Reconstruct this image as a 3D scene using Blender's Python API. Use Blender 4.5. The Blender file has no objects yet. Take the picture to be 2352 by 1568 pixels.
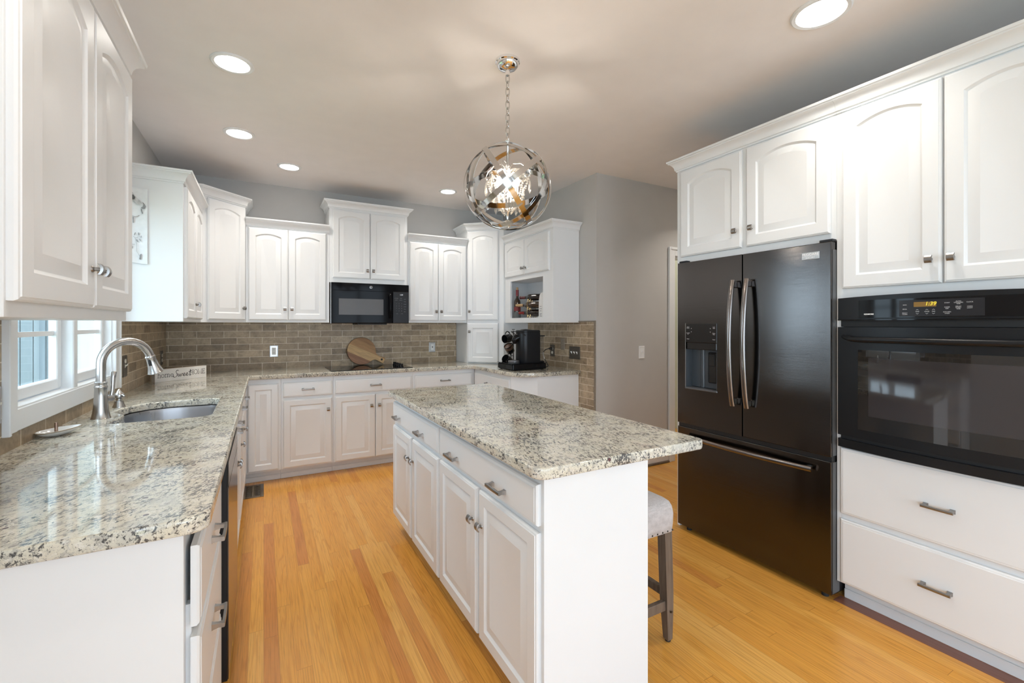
import bpy, bmesh, math, random
from mathutils import Vector, Matrix
PI = math.pi
random.seed(7)
SC = bpy.context.scene
COL = SC.collection

# ------------------------------------------------------------------ camera
cam_data = bpy.data.cameras.new('camera')
cam_data.sensor_fit = 'HORIZONTAL'
cam_data.sensor_width = 36.0
cam_data.lens = 1033.0 / 2352.0 * 36.0
cam_data.shift_y = -39.0 / 2352.0
cam_data.clip_start = 0.02
cam = bpy.data.objects.new('camera', cam_data)
cam.location = (0, 0, 1.338)
cam.rotation_euler = (PI / 2, 0, -math.radians(28.9))
COL.objects.link(cam)
SC.camera = cam

# ------------------------------------------------------------------ colour management
SC.view_settings.view_transform = 'Standard'
SC.view_settings.look = 'None'
SC.view_settings.gamma = 1.0
SC.view_settings.use_curve_mapping = False
SC.view_settings.exposure = 0.31

# ------------------------------------------------------------------ world (daylight sky outside the windows)
W = bpy.data.worlds.new('sky')
SC.world = W
W.use_nodes = True
bg = W.node_tree.nodes['Background']
bg.inputs['Color'].default_value = (0.70, 0.85, 1.0, 1)
bg.inputs['Strength'].default_value = 5.0


def area(name, loc, rot, sx, sy, power, color=(1, 1, 1), shape='RECTANGLE', spread=None):
    d = bpy.data.lights.new(name, 'AREA')
    d.shape = shape
    d.size = sx
    d.size_y = sy
    d.energy = power
    d.color = color
    if spread:
        d.spread = spread
    o = bpy.data.objects.new(name, d)
    o.location = loc
    o.rotation_euler = rot
    COL.objects.link(o)
    return o


def portal(name, loc, rot, sx, sy):
    """guides the sky light that comes in by a window opening; gives off nothing of its own"""
    o = area(name, loc, rot, sx, sy, 1.0)
    o.data.cycles.is_portal = True
    return o


portal('portal_rear', (0.35, -3.17, 1.25), (PI / 2, 0, PI), 1.8, 2.34)
portal('portal_rear_wide', (2.15, -3.17, 1.25), (PI / 2, 0, PI), 1.4, 2.34)
portal('portal_side', (-0.745, -1.55, 1.25), (0, -PI / 2, 0), 2.34, 2.06)
portal('portal_sink', (-0.745, 2.72, 1.55), (0, -PI / 2, 0), 1.0, 1.15)

# ------------------------------------------------------------------ material helpers
MATS = {}


def new_mat(name):
    m = bpy.data.materials.new(name)
    m.use_nodes = True
    m.node_tree.nodes.clear()
    out = m.node_tree.nodes.new('ShaderNodeOutputMaterial')
    b = m.node_tree.nodes.new('ShaderNodeBsdfPrincipled')
    m.node_tree.links.new(b.outputs[0], out.inputs[0])
    MATS[name] = m
    return m, m.node_tree, b, out


def S(b, **kw):
    names = dict(color='Base Color', rough='Roughness', metal='Metallic', spec='Specular IOR Level', trans='Transmission Weight',
                 ior='IOR', coat='Coat Weight', coatr='Coat Roughness', aniso='Anisotropic', anisor='Anisotropic Rotation',
                 alpha='Alpha', emis='Emission Color', emstr='Emission Strength', sheen='Sheen Weight')
    for k, v in kw.items():
        i = b.inputs[names[k]]
        if k in ('color', 'emis'):
            v = (v[0], v[1], v[2], 1)
        i.default_value = v


def N(nt, typ, **kw):
    n = nt.nodes.new(typ)
    for k, v in kw.items():
        setattr(n, k, v)
    return n


def L(nt, a, b):
    nt.links.new(a, b)


def math_node(nt, op, a, b=None, c=None):
    n = nt.nodes.new('ShaderNodeMath')
    n.operation = op
    for i, v in enumerate((a, b, c)):
        if v is None:
            continue
        if isinstance(v, (int, float)):
            n.inputs[i].default_value = v
        else:
            nt.links.new(v, n.inputs[i])
    return n.outputs[0]


def ramp(nt, fac, stops, interp='LINEAR'):
    r = nt.nodes.new('ShaderNodeValToRGB')
    r.color_ramp.interpolation = interp
    el = r.color_ramp.elements
    while len(el) < len(stops):
        el.new(0.5)
    for e, (p, c) in zip(el, stops):
        e.position = p
        e.color = (c[0], c[1], c[2], 1) if isinstance(c, (tuple, list)) else (c, c, c, 1)
    if fac is not None:
        nt.links.new(fac, r.inputs[0])
    return r.outputs[0]


def mix(nt, fac, a, b, mode='MIX'):
    n = nt.nodes.new('ShaderNodeMix')
    n.data_type = 'RGBA'
    n.blend_type = mode
    ins = [n.inputs[0], n.inputs[6], n.inputs[7]]
    for i, v in zip(ins, (fac, a, b)):
        if isinstance(v, (int, float)):
            i.default_value = v
        elif isinstance(v, (tuple, list)):
            i.default_value = (v[0], v[1], v[2], 1)
        else:
            nt.links.new(v, i)
    return n.outputs[2]


def coords(nt, kind='Object'):
    return nt.nodes.new('ShaderNodeTexCoord').outputs[kind]


def mapping(nt, vec, scale=(1, 1, 1), rot=(0, 0, 0), loc=(0, 0, 0), typ='POINT'):
    m = nt.nodes.new('ShaderNodeMapping')
    m.vector_type = typ
    nt.links.new(vec, m.inputs[0])
    m.inputs['Scale'].default_value = scale
    m.inputs['Rotation'].default_value = rot
    m.inputs['Location'].default_value = loc
    return m.outputs[0]


def noise(nt, vec, scale, detail=2.0, rough=0.5, dist=0.0):
    n = nt.nodes.new('ShaderNodeTexNoise')
    nt.links.new(vec, n.inputs['Vector'])
    n.inputs['Scale'].default_value = scale
    n.inputs['Detail'].default_value = detail
    n.inputs['Roughness'].default_value = rough
    n.inputs['Distortion'].default_value = dist
    return n.outputs['Fac']


def bump(nt, b, h, strength=0.2, dist=0.002):
    n = nt.nodes.new('ShaderNodeBump')
    n.inputs['Strength'].default_value = strength
    n.inputs['Distance'].default_value = dist
    nt.links.new(h, n.inputs['Height'])
    nt.links.new(n.outputs[0], b.inputs['Normal'])


def plain(name, color, rough=0.5, metal=0.0, var=0.03, vscale=6.0, bumps=0.0, bscale=200.0, **kw):
    """a painted / moulded / metal surface with a little procedural variation"""
    m, nt, b, out = new_mat(name)
    S(b, color=color, rough=rough, metal=metal, **kw)
    v = coords(nt)
    f = noise(nt, v, vscale, 3)
    c0 = tuple(max(0, c * (1 - var)) for c in color)
    c1 = tuple(min(1, c * (1 + var)) for c in color)
    L(nt, ramp(nt, f, [(0.3, c0), (0.7, c1)]), b.inputs['Base Color'])
    if bumps:
        bump(nt, b, noise(nt, v, bscale, 2), bumps, 0.0006)
    return m


def emit(name, color, strength):
    m, nt, b, out = new_mat(name)
    S(b, color=(0.02, 0.02, 0.02), emis=color, emstr=strength, rough=0.5)
    return m


def brushed(name, color, rough=0.3, direction='z', metal=1.0, streak=0.35, aniso=0.0, **kw):
    """brushed metal: fine scratches along one axis vary the roughness"""
    m, nt, b, out = new_mat(name)
    S(b, color=color, rough=rough, metal=metal, aniso=aniso, **kw)
    sc = {'z': (160, 160, 3), 'x': (3, 160, 160), 'y': (160, 3, 160)}[direction]
    f = noise(nt, mapping(nt, coords(nt), sc), 1.0, 3)
    r = nt.nodes.new('ShaderNodeMapRange')
    L(nt, f, r.inputs[0])
    r.inputs[3].default_value = rough * (1 - streak)
    r.inputs[4].default_value = rough * (1 + streak)
    L(nt, r.outputs[0], b.inputs['Roughness'])
    if aniso:
        t = nt.nodes.new('ShaderNodeTangent')
        t.direction_type = 'RADIAL'
        t.axis = 'Z'
        L(nt, t.outputs[0], b.inputs['Tangent'])
    return m


plain('cabinet_paint', (0.80, 0.815, 0.825), 0.36, var=0.006)
plain('trim_paint', (0.80, 0.815, 0.825), 0.30, var=0.008)
plain('wall_paint', (0.535, 0.518, 0.495), 0.65, var=0.015, bumps=0.12, bscale=120)
plain('ceiling_paint', (0.88, 0.845, 0.835), 0.85, var=0.015, bumps=0.25, bscale=90)
plain('hall_paint', (0.62, 0.63, 0.50), 0.7)
plain('pewter', (0.31, 0.30, 0.29), 0.32, metal=1.0, var=0.06, vscale=40)
plain('chrome', (0.86, 0.86, 0.87), 0.05, metal=1.0, var=0.01)
plain('polished_nickel', (0.62, 0.61, 0.60), 0.10, metal=1.0, var=0.01)
brushed('stainless', (0.54, 0.53, 0.52), 0.25, 'z', streak=0.2)
brushed('sink_steel', (0.40, 0.40, 0.42), 0.30, 'z', streak=0.2)
brushed('handle_steel', (0.25, 0.225, 0.21), 0.22, 'x')
mm_, nt_, b_, o_ = new_mat('black_stainless')
S(b_, color=(0.105, 0.099, 0.097), rough=0.15, metal=1.0)
bump(nt_, b_, noise(nt_, mapping(nt_, coords(nt_), (3, 3, 1700)), 1.0, 2), 0.13, 0.0006)
plain('fridge_body', (0.012, 0.012, 0.013), 0.4)
plain('fridge_edge', (0.16, 0.165, 0.175), 0.35, metal=0.6)
plain('dispenser_panel', (0.022, 0.021, 0.021), 0.16)
plain('dispenser_grey', (0.05, 0.06, 0.072), 0.25, coat=0.4)
plain('microwave_black', (0.005, 0.005, 0.006), 0.07, spec=0.08)
plain('black_satin', (0.007, 0.008, 0.010), 0.34, spec=0.32)
plain('black_gloss', (0.005, 0.005, 0.006), 0.07, spec=0.22)
plain('black_matte', (0.012, 0.012, 0.013), 0.55)
plain('oven_glass', (0.010, 0.010, 0.011), 0.04, coat=1.0, coatr=0.02)
plain('oven_window', (0.030, 0.028, 0.032), 0.07, coat=1.0, coatr=0.04)
plain('microwave_window', (0.105, 0.103, 0.105), 0.22, spec=0.2)
plain('microwave_keys', (0.022, 0.022, 0.025), 0.3, spec=0.2)
plain('panel_print', (0.62, 0.62, 0.64), 0.5)
plain('key_print', (0.24, 0.24, 0.26), 0.5)
plain('badge_silver', (0.40, 0.40, 0.40), 0.3, metal=0.7)
plain('badge_white', (0.86, 0.86, 0.86), 0.4)
plain('outlet_white', (0.80, 0.79, 0.76), 0.4)
plain('plate_bronze', (0.10, 0.085, 0.068), 0.42, metal=0.3, var=0.15, vscale=60)
plain('plate_tile', (0.26, 0.215, 0.165), 0.5, var=0.12, vscale=50)
plain('plate_steel', (0.55, 0.54, 0.53), 0.3, metal=0.9)
plain('switch_ivory', (0.78, 0.75, 0.66), 0.4)
plain('dark_slot', (0.01, 0.01, 0.01), 0.6)
plain('cord_black', (0.012, 0.012, 0.013), 0.45)
plain('cord_label', (0.85, 0.85, 0.84), 0.5)
plain('mug_black', (0.012, 0.012, 0.013), 0.15)
plain('mug_brown', (0.16, 0.085, 0.055), 0.2)
plain('bottle_dark', (0.014, 0.010, 0.010), 0.06, coat=0.5)
plain('bottle_brown', (0.035, 0.020, 0.012), 0.07, coat=0.5)
plain('foil_red', (0.20, 0.015, 0.018), 0.3)
plain('foil_bright_red', (0.24, 0.018, 0.015), 0.35)
plain('foil_maroon', (0.09, 0.012, 0.016), 0.35)
plain('wine_label', (0.20, 0.03, 0.03), 0.6)
plain('wine_label_grey', (0.12, 0.13, 0.13), 0.6)
plain('cork', (0.50, 0.33, 0.17), 0.8, var=0.2, vscale=120)
plain('gold_wire', (0.70, 0.52, 0.26), 0.25, metal=1.0)
plain('paper_white', (0.75, 0.75, 0.74), 0.7)
plain('dish_ceramic', (0.72, 0.71, 0.69), 0.15, coat=0.5)
plain('dish_rim', (0.25, 0.19, 0.12), 0.35, metal=0.4)
plain('post_bronze', (0.30, 0.20, 0.15), 0.3, metal=0.9)
plain('vent_metal', (0.20, 0.165, 0.125), 0.4, metal=0.8, var=0.1)
plain('sign_paint', (0.80, 0.77, 0.73), 0.6, var=0.05, vscale=15)
plain('sign_edge', (0.52, 0.45, 0.38), 0.7, var=0.15, vscale=30)
plain('sign_ink', (0.035, 0.033, 0.032), 0.7)
plain('nailhead', (0.08, 0.07, 0.06), 0.3, metal=0.9)
plain('towel_cloth', (0.80, 0.81, 0.83), 0.9, var=0.04, vscale=30)
plain('print_grey', (0.30, 0.30, 0.31), 0.9, var=0.3, vscale=60)
plain('print_light', (0.55, 0.55, 0.56), 0.9, var=0.25, vscale=60)
plain('print_dark', (0.13, 0.13, 0.135), 0.9, var=0.2, vscale=60)
plain('crystal_string', (0.5, 0.5, 0.5), 0.2, metal=1)
plain('hedge_leaf', (0.09, 0.14, 0.07), 0.6, var=0.5, vscale=14)
plain('siding_white', (0.22, 0.245, 0.265), 0.6)
plain('siding_blue', (0.135, 0.16, 0.185), 0.6)
plain('lawn', (0.12, 0.22, 0.07), 0.9, var=0.3, vscale=8)
plain('brass', (0.55, 0.40, 0.18), 0.3, metal=1.0)
plain('rubber', (0.02, 0.02, 0.02), 0.7)
emit('lamp_glow', (1.0, 0.96, 0.90), 14.0)
emit('bulb_glow', (1.0, 0.90, 0.76), 6.0)
emit('display_amber', (1.0, 0.50, 0.02), 0.16)
emit('digit_amber', (1.0, 0.80, 0.05), 0.75)
emit('digit_white', (0.9, 0.95, 1.0), 0.9)


def glass_mats():
    m, nt, b, out = new_mat('pane_glass')
    nt.nodes.remove(b)
    g = nt.nodes.new('ShaderNodeBsdfGlossy')
    g.inputs['Roughness'].default_value = 0.02
    t = nt.nodes.new('ShaderNodeBsdfTransparent')
    t.inputs[0].default_value = (0.95, 0.98, 0.98, 1)
    lw = nt.nodes.new('ShaderNodeLayerWeight')
    lw.inputs[0].default_value = 0.5
    f = math_node(nt, 'ADD', 0.03, math_node(nt, 'MULTIPLY', math_node(nt, 'POWER', lw.outputs['Facing'], 5.0), 0.25))
    mx = nt.nodes.new('ShaderNodeMixShader')
    L(nt, f, mx.inputs[0])
    L(nt, t.outputs[0], mx.inputs[1])
    L(nt, g.outputs[0], mx.inputs[2])
    L(nt, mx.outputs[0], out.inputs[0])
    m, nt, b, out = new_mat('crystal')
    nt.nodes.remove(b)
    g = nt.nodes.new('ShaderNodeBsdfGlossy')
    g.inputs['Roughness'].default_value = 0.03
    g.inputs[0].default_value = (1, 0.98, 0.95, 1)
    t = nt.nodes.new('ShaderNodeBsdfTransparent')
    t.inputs[0].default_value = (0.97, 0.96, 0.94, 1)
    d = nt.nodes.new('ShaderNodeBsdfTranslucent')
    d.inputs[0].default_value = (1, 0.97, 0.92, 1)
    f = nt.nodes.new('ShaderNodeLayerWeight')
    f.inputs[0].default_value = 0.45
    mx = nt.nodes.new('ShaderNodeMixShader')
    L(nt, f.outputs['Facing'], mx.inputs[0])
    L(nt, t.outputs[0], mx.inputs[1])
    L(nt, g.outputs[0], mx.inputs[2])
    m2 = nt.nodes.new('ShaderNodeMixShader')
    m2.inputs[0].default_value = 0.05
    L(nt, mx.outputs[0], m2.inputs[1])
    L(nt, d.outputs[0], m2.inputs[2])
    L(nt, m2.outputs[0], out.inputs[0])
    m, nt, b, out = new_mat('clear_plastic')
    nt.nodes.remove(b)
    g = nt.nodes.new('ShaderNodeBsdfGlossy')
    g.inputs['Roughness'].default_value = 0.05
    t = nt.nodes.new('ShaderNodeBsdfTransparent')
    t.inputs[0].default_value = (0.80, 0.80, 0.80, 1)
    mx = nt.nodes.new('ShaderNodeMixShader')
    mx.inputs[0].default_value = 0.12
    L(nt, t.outputs[0], mx.inputs[1])
    L(nt, g.outputs[0], mx.inputs[2])
    L(nt, mx.outputs[0], out.inputs[0])


glass_mats()


def granite(name, angle, stretch=0.52):
    m, nt, b, out = new_mat(name)
    S(b, rough=0.07, spec=0.5, coat=0.3, coatr=0.03)
    v = coords(nt)
    rot = mapping(nt, v, (1, 1, 1), (0, 0, -math.radians(angle)))
    st = mapping(nt, rot, (0.60, 1.0, 1.0))
    big = noise(nt, v, 6.5, 3, 0.55)
    base = ramp(nt, big, [(0.32, (0.55, 0.545, 0.495)), (0.45, (0.67, 0.645, 0.545)), (0.58, (0.70, 0.66, 0.545)), (0.70, (0.67, 0.605, 0.51))])
    mid = noise(nt, st, 48, 4, 0.62, 0.5)
    grey = ramp(nt, mid, [(0.53, 0.0), (0.60, 1.0)])
    c = mix(nt, math_node(nt, 'MULTIPLY', grey, 0.62), base, (0.36, 0.35, 0.325))
    white = ramp(nt, noise(nt, mapping(nt, rot, (0.6, 1, 1), (0, 0, 0), (3.1, 1.7, 0)), 75, 3, 0.6, 0.4), [(0.54, 0.0), (0.62, 1.0)])
    c = mix(nt, math_node(nt, 'MULTIPLY', white, 0.55), c, (0.80, 0.78, 0.72))
    # dark mineral flecks, longer than wide, thicker in some clouds than in others
    fl = noise(nt, mapping(nt, rot, (stretch, 1.0, 0.9), (0, 0, 0), (7.3, 2.2, 1.1)), 120, 6, 0.74, 0.4)
    dens = noise(nt, mapping(nt, v, (1, 1, 1), (0, 0, 0), (4, 9, 2)), 11, 3)
    thr = math_node(nt, 'ADD', fl, math_node(nt, 'MULTIPLY', math_node(nt, 'SUBTRACT', dens, 0.5), 0.36))
    dark = ramp(nt, thr, [(0.535, 0.0), (0.575, 1.0)])
    c = mix(nt, math_node(nt, 'MULTIPLY', dark, 0.92), c, (0.042, 0.043, 0.048))
    sp2 = ramp(nt, noise(nt, rot, 310, 3, 0.6), [(0.57, 0.0), (0.64, 1.0)])
    c = mix(nt, math_node(nt, 'MULTIPLY', sp2, 0.45), c, (0.24, 0.235, 0.23))
    # a few garnet spots
    vo = nt.nodes.new('ShaderNodeTexVoronoi')
    L(nt, mapping(nt, v, (1, 1, 1), (0, 0, 0), (0.3, 0.2, 0.1)), vo.inputs['Vector'])
    vo.inputs['Scale'].default_value = 14
    sep = nt.nodes.new('ShaderNodeSeparateColor')
    L(nt, vo.outputs['Color'], sep.inputs[0])
    g = math_node(nt, 'MULTIPLY', math_node(nt, 'LESS_THAN', vo.outputs['Distance'], 0.085), math_node(nt, 'GREATER_THAN', sep.outputs[0], 0.6))
    c = mix(nt, g, c, (0.10, 0.045, 0.045))
    L(nt, c, b.inputs['Base Color'])
    return m


granite('granite_counter', 62)
granite('granite_island', 80, 0.36)


def tile_mat(name, axis, origin):
    """running-bond stone tile 0.204 x 0.0603 m; axis: which object axis runs along the wall"""
    m, nt, b, out = new_mat(name)
    S(b, rough=0.42, spec=0.4)
    v = coords(nt)
    sp = nt.nodes.new('ShaderNodeSeparateXYZ')
    L(nt, v, sp.inputs[0])
    cb = nt.nodes.new('ShaderNodeCombineXYZ')
    L(nt, math_node(nt, 'SUBTRACT', sp.outputs[axis], origin), cb.inputs[0])
    L(nt, math_node(nt, 'SUBTRACT', sp.outputs['Z'], 0.914), cb.inputs[1])
    br = nt.nodes.new('ShaderNodeTexBrick')
    L(nt, cb.outputs[0], br.inputs['Vector'])
    br.inputs['Scale'].default_value = 1.0
    br.inputs['Brick Width'].default_value = 0.2045
    br.inputs['Row Height'].default_value = 0.0603
    br.inputs['Mortar Size'].default_value = 0.0021
    br.inputs['Mortar Smooth'].default_value = 0.15
    br.inputs['Color1'].default_value = (0.285, 0.210, 0.135, 1)
    br.inputs['Color2'].default_value = (0.50, 0.390, 0.262, 1)
    br.inputs['Mortar'].default_value = (0.55, 0.485, 0.385, 1)
    n1 = noise(nt, cb.outputs[0], 16, 4, 0.6, 0.5)
    n2 = noise(nt, cb.outputs[0], 60, 3, 0.6)
    c = mix(nt, 0.75, br.outputs['Color'], ramp(nt, n1, [(0.28, 0.55), (0.5, 0.98), (0.72, 1.22)]), 'MULTIPLY')
    c = mix(nt, 0.35, c, ramp(nt, n2, [(0.35, 0.65), (0.65, 1.2)]), 'MULTIPLY')
    c = mix(nt, br.outputs['Fac'], c, (0.74, 0.66, 0.53))
    L(nt, c, b.inputs['Base Color'])
    h = math_node(nt, 'SUBTRACT', math_node(nt, 'MULTIPLY', n1, 0.25), br.outputs['Fac'])
    bump(nt, b, h, 0.35, 0.002)
    return m


tile_mat('tile_back', 'X', -0.523)
tile_mat('tile_left', 'Y', 2.10)
tile_mat('tile_nook', 'Y', 3.330 + 0.1022)


def oak_floor():
    m, nt, b, out = new_mat('oak_floor')
    S(b, rough=0.24, spec=0.40, coat=0.10, coatr=0.14)
    v = coords(nt)
    sp = nt.nodes.new('ShaderNodeSeparateXYZ')
    L(nt, v, sp.inputs[0])
    w, ln = 0.0557, 1.25
    px = math_node(nt, 'DIVIDE', sp.outputs['X'], w)
    ix = math_node(nt, 'FLOOR', px)
    fx = math_node(nt, 'SUBTRACT', px, ix)
    wn = nt.nodes.new('ShaderNodeTexWhiteNoise')
    wn.noise_dimensions = '1D'
    L(nt, ix, wn.inputs['W'])
    py = math_node(nt, 'ADD', math_node(nt, 'DIVIDE', sp.outputs['Y'], ln), math_node(nt, 'MULTIPLY', wn.outputs['Value'], 7.3))
    iy = math_node(nt, 'FLOOR', py)
    fy = math_node(nt, 'SUBTRACT', py, iy)
    cb = nt.nodes.new('ShaderNodeCombineXYZ')
    L(nt, ix, cb.inputs[0])
    L(nt, iy, cb.inputs[1])
    w2 = nt.nodes.new('ShaderNodeTexWhiteNoise')
    w2.noise_dimensions = '2D'
    L(nt, cb.outputs[0], w2.inputs['Vector'])
    sc = nt.nodes.new('ShaderNodeSeparateColor')
    L(nt, w2.outputs['Color'], sc.inputs[0])
    base = ramp(nt, sc.outputs[0], [(0.0, (0.62, 0.25, 0.060)), (0.05, (0.68, 0.300, 0.057)), (0.16, (0.73, 0.345, 0.066)),
                                    (0.55, (0.765, 0.365, 0.068)), (0.85, (0.79, 0.400, 0.085)), (1.0, (0.81, 0.440, 0.115))])
    # grain: long stretched noise shifted per plank, plus cathedral rings
    off = nt.nodes.new('ShaderNodeCombineXYZ')
    L(nt, math_node(nt, 'MULTIPLY', sc.outputs[1], 37.0), off.inputs[0])
    L(nt, math_node(nt, 'MULTIPLY', sc.outputs[2], 53.0), off.inputs[1])
    va = nt.nodes.new('ShaderNodeVectorMath')
    va.operation = 'ADD'
    L(nt, v, va.inputs[0])
    L(nt, off.outputs[0], va.inputs[1])
    fine = noise(nt, mapping(nt, va.outputs[0], (210, 5.0, 1)), 1.0, 4, 0.65, 0.2)
    broad = noise(nt, mapping(nt, va.outputs[0], (15, 0.55, 1)), 1.0, 2, 0.45, 0.25)
    rings = math_node(nt, 'SINE', math_node(nt, 'MULTIPLY', broad, 95.0))
    ringr = ramp(nt, rings, [(0.0, 0.0), (0.45, 0.0), (1.0, 1.0)])
    c = mix(nt, 0.85, base, ramp(nt, fine, [(0.30, 0.68), (0.48, 0.98), (0.7, 1.10)]), 'MULTIPLY')
    c = mix(nt, math_node(nt, 'MULTIPLY', ringr, 0.30), c, mix(nt, 1.0, base, (0.62, 0.46, 0.30), 'MULTIPLY'))
    # seams
    e1 = math_node(nt, 'LESS_THAN', math_node(nt, 'MINIMUM', fx, math_node(nt, 'SUBTRACT', 1.0, fx)), 0.012)
    e2 = math_node(nt, 'LESS_THAN', math_node(nt, 'MINIMUM', fy, math_node(nt, 'SUBTRACT', 1.0, fy)), 0.0008)
    seam = math_node(nt, 'MAXIMUM', e1, e2)
    c = mix(nt, math_node(nt, 'MULTIPLY', seam, 0.45), c, (0.16, 0.065, 0.025))
    L(nt, c, b.inputs['Base Color'])
    bump(nt, b, math_node(nt, 'SUBTRACT', math_node(nt, 'MULTIPLY', fine, 0.25), seam), 0.10, 0.001)
    return m


oak_floor()


def wood(name, c0, c1, scale=(60, 60, 4), rough=0.5, dirn=None):
    m, nt, b, out = new_mat(name)
    S(b, rough=rough)
    v = mapping(nt, coords(nt), scale)
    f = noise(nt, v, 1.0, 4, 0.6, 0.6)
    L(nt, ramp(nt, f, [(0.3, c0), (0.7, c1)]), b.inputs['Base Color'])
    bump(nt, b, f, 0.15, 0.001)
    return m


wood('stool_wood', (0.10, 0.070, 0.050), (0.19, 0.140, 0.105), (70, 70, 5))
wood('mahogany_strip', (0.21, 0.085, 0.055), (0.29, 0.125, 0.085), (70, 3, 1), 0.3)
wood('counter_subtop', (0.28, 0.17, 0.09), (0.36, 0.23, 0.13), (10, 40, 40), 0.6)


def acacia():
    m, nt, b, out = new_mat('board_wood')
    S(b, rough=0.45)
    v = coords(nt)
    sp = nt.nodes.new('ShaderNodeSeparateXYZ')
    L(nt, v, sp.inputs[0])
    # staves run along local X; local Z picks the stave
    st = ramp(nt, math_node(nt, 'ADD', math_node(nt, 'MULTIPLY', sp.outputs['Z'], 3.2), 0.5),
              [(0.0, (0.30, 0.145, 0.075)), (0.30, (0.62, 0.40, 0.19)), (0.56, (0.46, 0.26, 0.115)), (0.80, (0.36, 0.19, 0.085))], 'CONSTANT')
    f = noise(nt, mapping(nt, v, (7, 20, 75)), 1.0, 4, 0.6, 0.6)
    L(nt, mix(nt, 0.7, st, ramp(nt, f, [(0.3, 0.65), (0.7, 1.2)]), 'MULTIPLY'), b.inputs['Base Color'])


acacia()
plain('board_bark', (0.05, 0.03, 0.02), 0.8)


def linen():
    m, nt, b, out = new_mat('linen')
    S(b, rough=0.9, sheen=0.2)
    v = coords(nt)
    a = noise(nt, mapping(nt, v, (40, 420, 40)), 1.0, 2)
    c = noise(nt, mapping(nt, v, (420, 40, 420)), 1.0, 2)
    f = math_node(nt, 'MULTIPLY', math_node(nt, 'ADD', a, c), 0.5)
    L(nt, ramp(nt, f, [(0.38, (0.42, 0.385, 0.375)), (0.60, (0.56, 0.52, 0.51))]), b.inputs['Base Color'])
    bump(nt, b, f, 0.3, 0.001)


linen()
M = MATS

# ------------------------------------------------------------------ mesh helpers


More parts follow.
